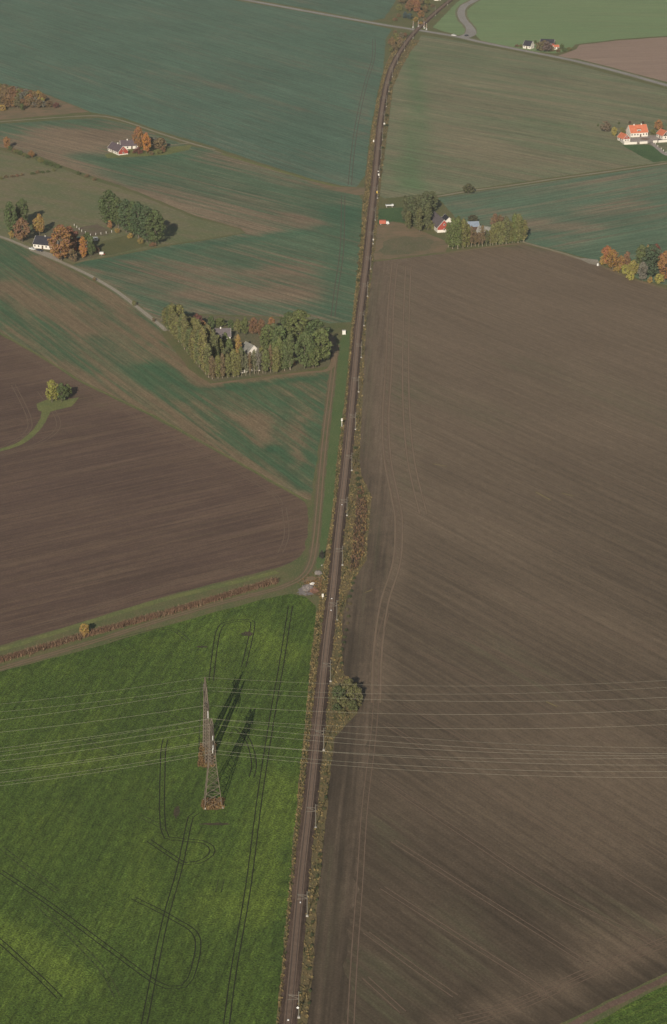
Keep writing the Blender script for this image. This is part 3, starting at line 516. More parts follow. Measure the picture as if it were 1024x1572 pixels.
tr = empty('railway_track', Vector((RW[0].x, RW[0].y, 0)), 0, 'single railway track running up the middle of the picture', 'railway track')
for sgn in (-1, 1):
    mb = MB(); pts = []
    for i in range(len(RW)):
        p, d, n = rail_frame(i); q = p + n * 0.7525 * sgn; pts.append(Vector((q.x, q.y, .72)))
    mb.path(pts, .09, 4); o = mb.build('rail', M['steel'], None); o.parent = tr; o.matrix_parent_inverse = Matrix.Translation(-tr.location)
mb = MB(); acc = 0.0
cum = [0]
for i in range(1, len(RW)): cum.append(cum[-1] + (RW[i] - RW[i - 1]).length)
def at_len(s):
    i = 0
    lo, hi = 0, len(cum) - 1
    while hi - lo > 1:
        m_ = (lo + hi) // 2
        if cum[m_] <= s: lo = m_
        else: hi = m_
    t = (s - cum[lo]) / max(1e-6, cum[lo + 1] - cum[lo]); p = RW[lo].lerp(RW[lo + 1], t); d = (RW[lo + 1] - RW[lo]).normalized()
    return p, d, Vector((d.y, -d.x))
s = 0.3
while s < cum[-1] - 1:
    p, d, n = at_len(s); mb.box((p.x, p.y, .55), (2.5, .26, .2), atan2(n.y, n.x)); s += 0.65
o = mb.build('sleepers', M['sleeper'], None); o.parent = tr; o.matrix_parent_inverse = Matrix.Translation(-tr.location); o['kind'] = 'stuff'

# ------------------------------------------------------------------ vegetation
def leaf_mat(name, var=0.35):
    m, t, bs = newmat(name, 0.7); oi = N(t, 'ShaderNodeObjectInfo'); g = N(t, 'ShaderNodeNewGeometry')
    hs = t.nodes.new('ShaderNodeHueSaturation'); t.links.new(oi.outputs['Color'], hs.inputs['Color'])
    rn = g.outputs['Random Per Island']; n = pos_noise(t, 2.5, 0, 1, 2, 0.6)
    t.links.new(math_(t, 'ADD', math_(t, 'MULTIPLY', math_(t, 'ADD', rn, n), 0.05), 0.45), hs.inputs['Hue'])
    t.links.new(math_(t, 'ADD', math_(t, 'MULTIPLY', rn, 0.3), 0.78), hs.inputs['Saturation'])
    t.links.new(math_(t, 'ADD', math_(t, 'MULTIPLY', math_(t, 'ADD', rn, n), var), 1.0 - var), hs.inputs['Value'])
    t.links.new(hs.outputs[0], bs.inputs['Base Color'])
    tl = t.nodes.new('ShaderNodeBsdfTranslucent'); t.links.new(hs.outputs[0], tl.inputs[0])
    mx = t.nodes.new('ShaderNodeMixShader'); mx.inputs[0].default_value = 0.22
    t.links.new(bs.outputs[0], mx.inputs[1]); t.links.new(tl.outputs[0], mx.inputs[2]); t.links.new(mx.outputs[0], t.nodes['Material Output'].inputs[0])
    return m
M['leaf'] = leaf_mat('foliage'); M['bark'] = plain('bark', C(96, 88, 76), 0.9, .3, .4); M['bark_pale'] = plain('pale_bark', C(132, 120, 104), 0.9, .3, .4)
def leafquad(V, F, c, nrm, sz, rr):
    q = nrm.to_track_quat('Z', 'Y'); a = rr.uniform(0, pi); ca, sa = cos(a), sin(a)
    u = q @ Vector((ca, sa, 0)); v = q @ Vector((-sa, ca, 0)); n0 = len(V); k = rr.uniform(.55, 1.0)
    for x, y in ((-1, -.3), (0, -.9 * k), (1, .2), (.1, .9 * k)): V.append(tuple(c + u * (x * sz) + v * (y * sz)))
    F.append((n0, n0 + 1, n0 + 2, n0 + 3))
def rdir(rr):
    z = rr.uniform(-1, 1); a = rr.uniform(0, 2 * pi); s_ = sqrt(1 - z * z); return Vector((s_ * cos(a), s_ * sin(a), z))
def make_proto(kind, seed, H0, W0, prof, z0, nclump, nleaf, lsz, crad, trunk_r, up=0.0, inner=0.55, upright=False, ntr=1):
    rr = random.Random(seed); V = []; F = []; tips = []
    lump = [rr.uniform(.8, 1.15) for _ in range(9)]
    for c in range(nclump):
        h = rr.random() ** 0.9; r = prof(h); az = rr.uniform(0, 2 * pi); k = lump[int(az / (2 * pi) * 8.99)] if not upright else rr.uniform(.8, 1.1)
        rho = r * W0 / 2 * k * sqrt(rr.uniform(inner * inner, 1)) - crad * .5; rho = max(0, rho)
        cc = Vector((rho * cos(az), rho * sin(az), z0 + (H0 - z0 - crad * .6) * h * rr.uniform(.97, 1.03))); tips.append(cc)
        cr = crad * rr.uniform(.6, 1.25)
        for l in range(nleaf):
            d = rdir(rr); 
            if d.z < -.3 and rr.random() < .6: d.z = -d.z
            rad = cr * rr.uniform(.55, 1.0) ** .6; p = cc + Vector((d.x * rad, d.y * rad, d.z * rad * (1.6 if upright else .8)))
            nn = (d + rdir(rr) * .7 + Vector((0, 0, .25))).normalized(); leafquad(V, F, p, nn, lsz * rr.uniform(.6, 1.25), rr)
    crown = mesh_obj('crown', V, F, M['leaf'])
    tb = MB()
    for q in range(ntr):
        bx, by = ((rr.uniform(-.3, .3) * W0, rr.uniform(-.3, .3) * W0) if ntr > 1 else (0, 0))
        p = Vector((bx, by, -.3)); r0 = trunk_r; seg = 5
        for i in range(seg):
            q2 = Vector((bx + rr.uniform(-.02, .02) * H0 * .5, by + rr.uniform(-.02, .02) * H0 * .5, H0 * .8 * (i + 1) / seg)); r1 = trunk_r * (1 - .8 * (i + 1) / seg)
            tb.tube(p, q2, r0, r1, 7, cap=False); p = q2; r0 = r1
    for t_ in rr.sample(tips, min(14, len(tips))):
        z = max(z0 * .7, t_.z - (t_.xy.length * .9)); z = min(z, H0 * .7); tb.tube(Vector((0, 0, z)), t_, trunk_r * .35, trunk_r * .08, 5, cap=False)
    trunk = tb.build('trunk', M['bark'])
    for o in (crown, trunk): COL.objects.unlink(o)
    return (crown, trunk, H0, W0)
def egg(lo, pk): 
    return lambda h: (lo + (1 - lo) * sin(pi / 2 * min(1, h / pk))) if h < pk else sqrt(max(0.02, 1 - ((h - pk) / (1 - pk)) ** 2.2))
PR = {}
PR['broad'] = [make_proto('broad', 10 + i, 15, 12, egg(.55, .42), 2.2, 90, 42, .42, 1.55, .32) for i in range(3)]
PR['tall'] = [make_proto('tall', 20 + i, 22, 10, egg(.55, .45), 2.5, 105, 42, .48, 1.5, .38) for i in range(3)]
PR['poplar'] = [make_proto('poplar', 30 + i, 22, 6, egg(.55, .5), 2.0, 100, 30, .44, 1.15, .26, upright=True, inner=.3) for i in range(3)]
PR['thin'] = [make_proto('thin', 40 + i, 16, 5, egg(.5, .5), 2.5, 60, 24, .32, .8, .2, upright=True, inner=.1) for i in range(2)]
PR['bush'] = [make_proto('bush', 50 + i, 3.2, 4, egg(.8, .4), .3, 34, 32, .2, .6, .1) for i in range(3)]
PR['small'] = [make_proto('small', 60 + i, 7, 5, egg(.6, .45), 1.1, 46, 34, .28, .85, .15) for i in range(2)]
PR['big'] = [make_proto('big', 70 + i, 22, 17, egg(.6, .42), 2.5, 150, 46, .5, 1.8, .45) for i in range(2)]
_cnt = {}
def tree(px, py, hpx, wpx, kind, col, label, group=None, name='tree', cat='tree', jit=.08, pale=False):
    s = (py + 690) / 432.0; h = hpx / (s * .965); wd = wpx / s; _cnt[kind] = _cnt.get(kind, -1) + 1
    cr, tk, H0, W0 = PR[kind][_cnt[kind] % len(PR[kind])]
    e = empty(name, P(px, py), R.uniform(0, 6.28), label, cat, group); e.scale = (wd / W0 * .97, wd / W0 * .97, h / H0)
    c = cr.copy(); t = tk.copy(); COL.objects.link(c); COL.objects.link(t); c.parent = e; t.parent = e; c.name = 'crown'; t.name = 'trunk'
    k = (1 + R.uniform(-jit, jit)) * 1.12; c.color = (col[0] * k * (1 + R.uniform(-jit, jit) * .6), col[1] * k, col[2] * k, 1)
    if pale: t.material_slots[0].link = 'OBJECT'; t.material_slots[0].material = M['bark_pale']
    return e
DKG, MIDG, OLV, YGR = C(80, 90, 54), C(94, 100, 58), C(106, 103, 61), C(130, 126, 60)
ORG, RUST, GOLD, BRN, RED, YEL, GREY = C(134, 96, 60), C(114, 86, 62), C(140, 114, 62), C(110, 92, 66), C(104, 66, 58), C(142, 134, 66), C(104, 100, 88)
ORD = ['first', 'second', 'third', 'fourth', 'fifth', 'sixth', 'seventh', 'eighth', 'ninth', 'tenth', 'eleventh', 'twelfth', 'thirteenth', 'fourteenth', 'fifteenth', 'sixteenth', 'seventeenth', 'eighteenth', 'nineteenth', 'twentieth', 'twenty-first', 'twenty-second', 'twenty-third', 'twenty-fourth', 'twenty-fifth', 'twenty-sixth', 'twenty-seventh', 'twenty-eighth', 'twenty-ninth', 'thirtieth', 'thirty-first', 'thirty-second', 'thirty-third', 'thirty-fourth', 'thirty-fifth', 'thirty-sixth', 'thirty-seventh', 'thirty-eighth']
def row(a, b, n, h, wpx, kind, cols, lab, group, name='tree', cat='tree', j=1.5, pale=False, skip=()):
    """n trees from pixel a to pixel b; h may be a pair of heights"""
    for i in range(n):
        if i in skip: continue
        t = i / max(1, n - 1); hh = (h[0] + (h[1] - h[0]) * t) if isinstance(h, tuple) else h
        tree(a[0] + (b[0] - a[0]) * t + R.uniform(-j, j) * .5, a[1] + (b[1] - a[1]) * t + R.uniform(-j, j) * .4, hh * R.uniform(.76, 1.14), wpx * R.uniform(.85, 1.35), kind, R.choice(cols), lab % ORD[i], group, name, cat, pale=pale)
# -- the large grove, middle left
row((255, 503), (321, 580), 15, (38, 66), 15, 'poplar', [OLV, C(102, 100, 62), C(92, 96, 60), C(108, 102, 62)], '%s poplar from the lane end in the slanting left row of the large grove', 'poplars along the left edge of the large grove', 'poplar', pale=True)
row((268, 502), (328, 566), 9, (36, 60), 16, 'poplar', [OLV, C(92, 94, 60), C(112, 104, 64)], '%s poplar from the lane end, inner row of the large grove left side', 'poplars of the inner left row', 'poplar')
row((326, 582), (366, 578), 6, 46, 11, 'poplar', [OLV, BRN, C(92, 94, 62)], '%s poplar from the bottom corner along the lower edge of the large grove', 'poplars along the lower edge of the large grove', 'poplar', pale=True)
row((371, 577), (416, 572), 8, 38, 9, 'thin', [GREY, BRN, C(100, 98, 72)], '%s thin half bare tree in front of the pale hidden house', 'thin half bare trees in the large grove', 'bare_tree', pale=True)
row((420, 571), (446, 568), 4, 50, 14, 'poplar', [MIDG, OLV, C(88, 94, 58)], '%s poplar from the left under the big round trees of the large grove', 'poplars under the big trees', 'poplar', pale=True)
for a in [(338, 560, 40, 14, 'poplar', OLV, 'olive poplar left of the white garden wall in the large grove'), (352, 556, 36, 13, 'poplar', MIDG, 'green poplar behind the left end of the white garden wall'),
          (366, 552, 38, 12, 'poplar', GOLD, 'yellowish slim poplar left of the pale hidden house'), (346, 540, 30, 14, 'small', MIDG, 'green round tree below the grey roofed house in the grove'),
          (303, 505, 24, 18, 'small', RED, 'dark purple leaved tree at the top left of the large grove'), (312, 516, 24, 16, 'small', ORG, 'orange tree beside the purple leaved tree in the large grove'),
          (324, 506, 22, 12, 'small', DKG, 'dark green tree just left of the grey roof in the grove'), (338, 502, 14, 20, 'small', MIDG, 'low green tree behind the grey roof in the grove'),
          (354, 508, 18, 12, 'small', DKG, 'dark conifer-like tree at the right end of the grey roof'), (365, 513, 24, 14, 'small', OLV, 'olive tree right of the grey roofed house in the grove'),
          (376, 515, 28, 15, 'broad', MIDG, 'mid green tree behind the pale hidden house'), (390, 514, 26, 20, 'broad', RUST, 'wide rust brown tree at the top of the grove'),
          (401, 518, 28, 18, 'broad', RUST, 'brown orange tree at the top of the grove, right of the rust one'), (417, 516, 30, 13, 'small', ORG, 'orange tree against the biggest green tree of the grove'),
          (412, 548, 50, 26, 'tall', MIDG, 'broad green tree right of the pale hidden house'), (430, 562, 62, 30, 'tall', C(86, 96, 58), 'tall green tree at the lower right of the grove, left of its dark gap'),
          (402, 562, 30, 16, 'small', OLV, 'small olive tree below right of the pale hidden house'), (384, 566, 26, 12, 'thin', BRN, 'bare brown tree below the pale hidden house'),
          (443, 515, 36, 30, 'big', DKG, 'dark green tree on the top edge of the grove'), (460, 528, 52, 46, 'big', MIDG, 'biggest round green tree of the large grove'),
          (487, 535, 45, 40, 'big', C(80, 92, 56), 'round green tree at the upper right of the large grove'), (493, 556, 52, 40, 'big', MIDG, 'round green tree at the right tip of the large grove'),
          (468, 566, 58, 34, 'big', C(88, 96, 58), 'round green tree at the bottom right of the large grove'), (481, 565, 36, 28, 'broad', MIDG, 'lower green tree between the two round trees at the grove tip'),
          (448, 560, 14, 16, 'bush', RUST, 'rusty bush in the dark gap of the large grove'), (352, 571, 12, 10, 'bush', RED, 'reddish bush beside the white garden wall')]: tree(*a[:6], a[6])
inf = [(331, 566, 40, 15), (374, 572, 34, 13), (390, 570, 32, 13), (344, 574, 36, 14), (356, 574, 34, 13), (348, 562, 30, 14), (336, 548, 34, 15), (322, 552, 46, 17), (312, 545, 44, 17), (303, 534, 40, 17), (292, 524, 38, 17), (282, 514, 34, 16), (361, 545, 26, 12), (370, 563, 30, 12), (394, 573, 26, 12), (408, 574, 38, 15), (424, 573, 40, 16), (436, 550, 46, 22), (420, 532, 36, 20), (407, 534, 30, 18), (398, 556, 22, 13), (318, 534, 36, 16)]
for i, a in enumerate(inf): tree(*a, R.choice(['poplar', 'small', 'poplar', 'tall']) if a[3] > 13 else 'thin', R.choice([OLV, MIDG, C(104, 100, 66), C(90, 92, 60)]), '%s of the filling trees standing inside the large grove, counted from its lower left corner' % ORD[i], 'filling trees inside the large grove')
# -- farm with the dark roof, far left
for a in [(17, 358, 48, 22, 'tall', DKG, 'dark green tree at the left edge, by the dark roofed house'), (35, 350, 44, 24, 'tall', DKG, 'dark green tree second from the left edge near the dark roofed house'),
          (34, 372, 36, 28, 'broad', RUST, 'rusty red tree left of the dark roofed house'), (18, 366, 12, 10, 'bush', GOLD, 'yellow bush under the rusty red tree'),
          (61, 361, 32, 21, 'broad', C(140, 110, 60), 'golden brown tree behind the dark roofed house'), (94, 400, 54, 34, 'tall', ORG, 'biggest orange tree, right of the dark roofed house'),
          (108, 388, 40, 30, 'broad', C(124, 84, 60), 'red orange tree behind the biggest orange tree'), (82, 392, 26, 16, 'small', C(150, 112, 58), 'golden tree in front of the biggest orange tree'),
          (128, 396, 32, 14, 'poplar', C(150, 104, 54), 'slim golden tree right of the biggest orange tree'), (140, 393, 30, 15, 'small', DKG, 'dark green tree right of the slim golden tree'),
          (112, 402, 20, 16, 'bush', BRN, 'brown shrub below the orange trees by the lane'), (148, 388, 10, 9, 'bush', RUST, 'rust coloured bush at the right end of the dark roofed farm'), (134, 384, 28, 15, 'small', DKG, 'dark tree behind the slim golden tree')]: tree(*a[:6], a[6])
for i, a in enumerate([(168, 347, 54, 32), (182, 350, 46, 24), (194, 357, 50, 26), (205, 362, 52, 24), (213, 367, 56, 27), (226, 372, 54, 27), (239, 376, 53, 32)]):
    tree(*a, 'tall', R.choice([DKG, C(72, 84, 56), C(64, 80, 56)]), '%s big dark green tree from the left in the slanting pasture row' % ORD[i], 'dark trees of the slanting pasture row')
for a in [(169, 352, 14, 8, 'small', ORG, 'small bright orange tree at the foot of the dark pasture row'), (180, 358, 8, 9, 'bush', GOLD, 'yellow bush at the foot of the dark pasture row, left'), (200, 366, 8, 10, 'bush', GOLD, 'yellow bush at the foot of the dark pasture row, middle'),
          (216, 374, 9, 12, 'bush', C(130, 110, 62), 'tan bush at the foot of the dark pasture row, right'), (234, 379, 7, 12, 'bush', RUST, 'rust bush under the right end of the dark pasture row'), (11, 229, 19, 13, 'small', ORG, 'bright orange tree on the hedge line at the left edge'),
          (48, 242, 11, 12, 'small', ORG, 'smaller orange tree on the hedge line')]: tree(*a[:6], a[6])
row((16, 231), (42, 243), 6, 6, 8, 'bush', [OLV, DKG, BRN], '%s bush of the hedge between the two orange trees', 'hedge between the two orange trees', 'bush', 'bush')
row((56, 246), (90, 259), 8, 6, 8, 'bush', [DKG, OLV], '%s dark bush of the hedge right of the smaller orange tree', 'hedge right of the orange trees', 'bush', 'bush')
row((-6, 276), (82, 263), 12, 4.5, 7, 'bush', [BRN, DKG, OLV, RUST], '%s low bush from the left in the fence line across the pasture', 'bushes of the pasture fence line', 'bush', 'bush', skip=(6,))
row((120, 268), (145, 277), 3, 5.5, 7, 'bush', [DKG, BRN], '%s lone dark bush right of the pasture fence line', 'lone bushes on the pasture edge', 'bush', 'bush')
# -- red gabled farm
for a in [(213, 229, 33, 20, 'broad', ORG, 'tall orange tree behind the red gabled farm'), (225, 236, 31, 17, 'broad', C(160, 106, 50), 'bright orange tree right of the red gabled farm'), (246, 231, 19, 24, 'broad', BRN, 'wide brown tree right of the orange farm trees'),
          (238, 228, 17, 16, 'small', GREY, 'greyish tree between the orange and brown farm trees'), (212, 236, 10, 16, 'bush', RED, 'dark purplish bush beside the red gable'), (244, 236, 7, 14, 'bush', OLV, 'olive bush under the wide brown tree'), (232, 238, 6, 9, 'bush', BRN, 'brown bush under the bright orange tree'), (250, 234, 9, 9, 'bush', RUST, 'rusty bush at the right end of the farm trees')]: tree(*a[:6], a[6])
# -- autumn copse, top left
cs = [RUST, BRN, GOLD, OLV, C(118, 92, 60), C(96, 92, 66), GREY]
row((-8, 152), (66, 156), 13, (22, 14), 12, 'small', cs, '%s tree from the left in the middle row of the autumn copse', 'trees in the middle of the autumn copse')
row((-6, 166), (74, 165), 13, (22, 12), 12, 'small', cs, '%s tree from the left in the front row of the autumn copse', 'front trees of the autumn copse')
row((0, 141), (54, 149), 9, (13, 10), 11, 'small', cs + [RUST], '%s tree from the left in the back row of the autumn copse', 'back trees of the autumn copse')
for a in [(65, 164, 14, 8, 'small', YEL, 'bright yellow-green tree at the right of the autumn copse'), (86, 166, 9, 10, 'bush', RED, 'dark red bush at the right tip of the autumn copse'), (46, 158, 13, 13, 'small', ORG, 'orange tree in the middle of the autumn copse'), (34, 170, 11, 8, 'small', DKG, 'small dark conifer at the front of the autumn copse'), (4, 170, 9, 12, 'bush', GOLD, 'golden bush at the left front of the autumn copse')]: tree(*a[:6], a[6])
# -- islet, ditch tree, lane saplings, shrubs by the railway
for a in [(80, 618, 34, 23, 'broad', YGR, 'yellow-green tree on the grass islet in the ploughed field'), (95, 617, 29, 21, 'broad', DKG, 'dark green tree on the grass islet in the ploughed field'), (104, 611, 22, 16, 'small', MIDG, 'small green tree at the back right of the grass islet'),
          (130, 978, 22, 17, 'small', C(140, 112, 58), 'small golden tree on the reed ditch'), (145, 431, 6, 6, 'bush', BRN, 'tiny tree on the lane, upper'), (206, 470, 9, 8, 'bush', OLV, 'small young tree on the lane with a long shadow'), (236, 494, 6, 6, 'bush', BRN, 'tiny tree on the lane just above the large grove'),
          (494, 858, 14, 8, 'bush', C(56, 54, 48), 'dark shrub between the farm track and the railway'), (719, 297, 15, 20, 'small', C(84, 84, 58), 'lone round bush on the pale track, right of railway')]: tree(*a[:6], a[6])
for i, a in enumerate([(520, 1078, 27, 24), (533, 1073, 32, 28), (545, 1078, 30, 24), (529, 1088, 20, 22), (542, 1092, 18, 18), (518, 1064, 14, 18), (516, 1093, 14, 16), (535, 1060, 14, 20), (550, 1085, 13, 12), (526, 1100, 10, 14), (514, 1082, 14, 12)]):
    tree(*a, 'bush', R.choice([C(80, 84, 50), C(70, 78, 48), C(92, 88, 54)]), '%s shrub of the thicket on the field side of the railway near the power line' % ORD[i], 'thicket beside the railway near the power line', 'bush', 'bush')
sh = [C(70, 76, 48), C(82, 82, 52), C(62, 68, 44), C(96, 86, 60)]
row((545, 690), (551, 765), 9, 5, 7, 'bush', sh, '%s shrub from the top in the hedge right of the track above the dark ditch', 'hedge shrubs above the dark ditch', 'bush', 'bush', j=3)
row((543, 888), (521, 1030), 15, 5, 6, 'bush', sh, '%s shrub from the top in the hedge between the dark ditch and the thicket', 'hedge shrubs between ditch and thicket', 'bush', 'bush', j=4)
row((501, 1190), (471, 1560), 22, 5, 6, 'bush', sh, '%s small shrub right of the track below the thicket, from the top', 'small shrubs right of the track in the foreground', 'bush', 'bush', j=5)
row((549, 446), (554, 350), 8, 4.5, 6, 'bush', sh, '%s shrub left of the track above the white hut, from below', 'shrubs left of the track above the hut', 'bush', 'bush', j=3)
row((598, 128), (585, 262), 9, 4, 6, 'bush', sh, '%s shrub right of the track in the far stretch, from the top', 'shrubs right of the far track', 'bush', 'bush', j=3)
# -- red barn groves
for i, a in enumerate([(622, 340, 38, 15), (631, 345, 44, 18), (641, 348, 48, 20), (651, 350, 46, 20), (657, 353, 42, 15), (627, 352, 28, 12), (644, 356, 36, 15), (634, 332, 30, 20), (655, 330, 36, 20), (663, 326, 32, 18)]):
    tree(*a, 'poplar' if i not in (7, 8, 9) else 'tall', R.choice([C(90, 92, 62), C(98, 98, 64), C(86, 90, 62)]), '%s tall dark tree left of the red barn, counted left to right' % ORD[i], 'tall trees left of the red barn')
tree(662, 353, 14, 10, 'bush', OLV, 'low olive bush at the left front of the red barn')
for i, a in enumerate([(688, 380, 38, 13), (695, 382, 46, 15), (703, 382, 48, 16), (711, 381, 45, 15), (718, 379, 34, 12)]):
    tree(*a, 'poplar', R.choice([MIDG, C(88, 92, 60), OLV]), '%s green poplar from the left, right of the red barn' % ORD[i], 'poplars right of the red barn', 'poplar', pale=True)
row((724, 379), (752, 377), 6, 28, 10, 'thin', [OLV, BRN, C(96, 96, 64)], '%s lower tree from the left in front of the grey roofs', 'lower trees in front of the grey roofs', pale=True)
row((757, 377), (786, 373), 7, 39, 12, 'poplar', [OLV, C(108, 106, 66), C(96, 98, 64)], '%s poplar of the pale trunked row right of the grey roofs', 'poplars right of the grey roofs', 'poplar', pale=True)
row((790, 373), (804, 371), 4, 41, 13, 'poplar', [OLV, C(112, 108, 66), MIDG], '%s poplar of the tallest group at the right end of the row', 'poplars at the right end of the row', 'poplar', pale=True)
for a in [(726, 344, 14, 18, 'small', C(82, 78, 58), 'dark brown tree behind the bluish roof'), (760, 352, 24, 16, 'small', C(112, 88, 66), 'reddish bare tree behind the poplar row'), (768, 354, 24, 14, 'small', BRN, 'brown tree behind the poplar row'), (790, 350, 20, 12, 'poplar', MIDG, 'slim green tree behind the poplar row'), (715, 372, 14, 10, 'bush', C(70, 60, 50), 'dark bush in the gap between the poplars')]: tree(*a[:6], a[6])
# -- autumn grove right edge
for a in [(932, 408, 30, 22, 'broad', C(142, 92, 54), 'orange tree at the left end of the autumn grove, right edge'), (940, 414, 30, 22, 'broad', C(138, 102, 56), 'amber tree second from the left in the right autumn grove'), (926, 408, 16, 14, 'small', GOLD, 'small golden tree at the road end of the right autumn grove'),
          (953, 416, 24, 16, 'small', C(134, 102, 60), 'brownish orange tree in the right autumn grove, left half'), (962, 414, 28, 14, 'small', RUST, 'rust tree at the back of the right autumn grove'), (960, 422, 16, 16, 'small', YEL, 'yellow-green small tree at the front of the right autumn grove'),
          (972, 424, 24, 20, 'broad', C(132, 122, 66), 'yellow tree in front of the dark green tree, right autumn grove'), (984, 416, 40, 24, 'tall', C(96, 100, 62), 'olive tall tree in the middle of the right autumn grove'), (986, 432, 30, 18, 'broad', GREY, 'greyish tree at the front middle of the right autumn grove'),
          (1000, 428, 52, 30, 'tall', C(74, 84, 62), 'tallest dark green tree of the right autumn grove'), (1006, 410, 34, 22, 'broad', C(110, 70, 56), 'dark red crown behind the tallest tree of the right grove'), (994, 408, 32, 16, 'small', GOLD, 'golden crown behind the tallest tree of the right grove'),
          (1020, 432, 46, 26, 'tall', C(138, 98, 60), 'orange tree at the right picture edge'), (1012, 436, 16, 16, 'small', YEL, 'yellow bush at the front right of the autumn grove'), (998, 434, 9, 10, 'bush', GOLD, 'small golden bush at the front of the autumn grove'),
          (968, 430, 12, 14, 'bush', YEL, 'yellow-green bush at the lower edge of the autumn grove'), (946, 418, 9, 12, 'bush', GOLD, 'golden bush at the lower left edge of the autumn grove')]: tree(*a[:6], a[6])
# -- white farm, top farm, scrub by the crossing
for a in [(930, 203, 17, 18, 'small', C(112, 96, 78), 'half bare brown tree left of the white farm'), (943, 209, 14, 11, 'small', C(140, 128, 66), 'yellowish tree behind the small white outbuilding'), (918, 194, 4, 4, 'bush', DKG, 'tiny dark shrub farthest left of the white farm'), (923, 197, 4, 4, 'bush', DKG, 'tiny dark shrub under the half bare tree'),
          (950, 191, 4, 4.5, 'bush', DKG, 'tiny dark shrub in the field left of the big orange roof'), (967, 190, 4, 4.5, 'bush', C(80, 60, 50), 'tiny dark shrub behind the left part of the big orange roof'), (987, 190, 4, 4.5, 'bush', C(80, 60, 50), 'tiny dark shrub behind the right part of the big orange roof'),
          (1011, 201, 17, 15, 'small', C(140, 100, 62), 'orange brown tree behind the right outbuilding of the white farm'), (1003, 207, 9, 9, 'bush', OLV, 'olive bush between the farmhouse and the right outbuilding'), (955, 205, 9, 10, 'bush', OLV, 'olive bush left of the white farmhouse gable'),
          (794, 72, 4, 8, 'bush', BRN, 'low brown bush left of the black roofed house'), (800, 73, 5, 7, 'bush', OLV, 'olive bush just left of the black roofed house'), (822, 68, 6, 6, 'bush', DKG, 'dark bush right behind the black roofed house'),
          (829, 79, 15, 18, 'small', C(104, 96, 70), 'brown tree in front of the long dark roof'), (840, 80, 16, 18, 'small', C(102, 86, 80), 'purplish bare tree in front of the long dark roof'), (836, 74, 12, 12, 'small', BRN, 'small brown tree between the two trees of the top farm'), (847, 79, 8, 10, 'bush', BRN, 'brown bush below the white corner of the top farm'), (862, 76, 9, 7, 'bush', DKG, 'dark conifer at the right of the top farm'),
          (857, 80, 6, 9, 'bush', BRN, 'low brown bush of the top farm hedge'), (866, 79, 6, 9, 'bush', DKG, 'dark green bush of the top farm hedge'), (874, 78, 5.5, 9, 'bush', OLV, 'bush at the right tip of the top farm hedge')]: tree(*a[:6], a[6])
for i, a in enumerate([(634, 10, 24, 16, 'broad', C(136, 94, 64)), (628, 18, 18, 14, 'small', RUST), (640, 20, 20, 14, 'broad', C(134, 94, 66)), (646, 8, 18, 12, 'small', BRN), (618, 6, 14, 14, 'small', BRN), (613, 16, 9, 12, 'bush', OLV), (622, 28, 10, 9, 'bush', C(64, 78, 76)), (629, 30, 10, 10, 'small', C(66, 80, 78)), (646, 28, 12, 12, 'small', C(128, 96, 64)),
                       (653, 20, 12, 12, 'small', BRN), (638, 34, 8, 10, 'bush', GOLD), (612, 26, 5, 8, 'bush', BRN), (606, 32, 5, 8, 'bush', RUST), (656, 8, 9, 10, 'bush', OLV), (660, -2, 12, 14, 'small', BRN), (640, -10, 18, 20, 'small', RUST), (620, -12, 16, 20, 'small', BRN), (652, 33, 6, 8, 'bush', BRN),
                       (664, 12, 6, 8, 'bush', BRN), (646, 38, 5, 7, 'bush', GOLD), (608, 62, 11, 11, 'bush', OLV), (602, 70, 13, 12, 'bush', C(120, 96, 66)), (606, 78, 11, 12, 'bush', BRN), (613, 68, 11, 11, 'bush', BRN), (616, 58, 8, 10, 'bush', C(108, 98, 78)), (600, 80, 8, 8, 'bush', OLV), (607, 54, 7, 9, 'bush', BRN), (622, 56, 6, 9, 'bush', RUST)]):
    tree(*a, ('%s clump of the autumn scrub beyond the level crossing' if i < 20 else '%s clump counting on, in the brown scrub just below the level crossing') % ORD[i], 'autumn scrub around the level crossing', 'scrub_tree', 'tree')

# -- grass tufts, reeds: uncountable
def tufts(name, spots, mat, label, cat, hs=(.35, .9), ws=(.25, .6), blades=3, slim=False):
    V = []; F = []
    for x, y, z in spots:
        for b in range(blades):
            a = R.uniform(0, pi); h = R.uniform(*hs); wd = R.uniform(*ws) / 2; ox, oy = R.uniform(-.25, .25), R.uniform(-.25, .25); lx, ly = R.uniform(-.35, .35) * h, R.uniform(-.35, .35) * h
            n0 = len(V); dx, dy = cos(a) * wd, sin(a) * wd; k = .25 if slim else .75
            V += [(x + ox - dx, y + oy - dy, z), (x + ox + dx, y + oy + dy, z), (x + ox + dx * k + lx, y + oy + dy * k + ly, z + h), (x + ox - dx * k + lx, y + oy - dy * k + ly, z + h * R.uniform(.8, 1))]
            F.append((n0, n0 + 1, n0 + 2, n0 + 3))
    o = mesh_obj(name, V, F, mat); return tag(o, label, cat, kind='stuff')
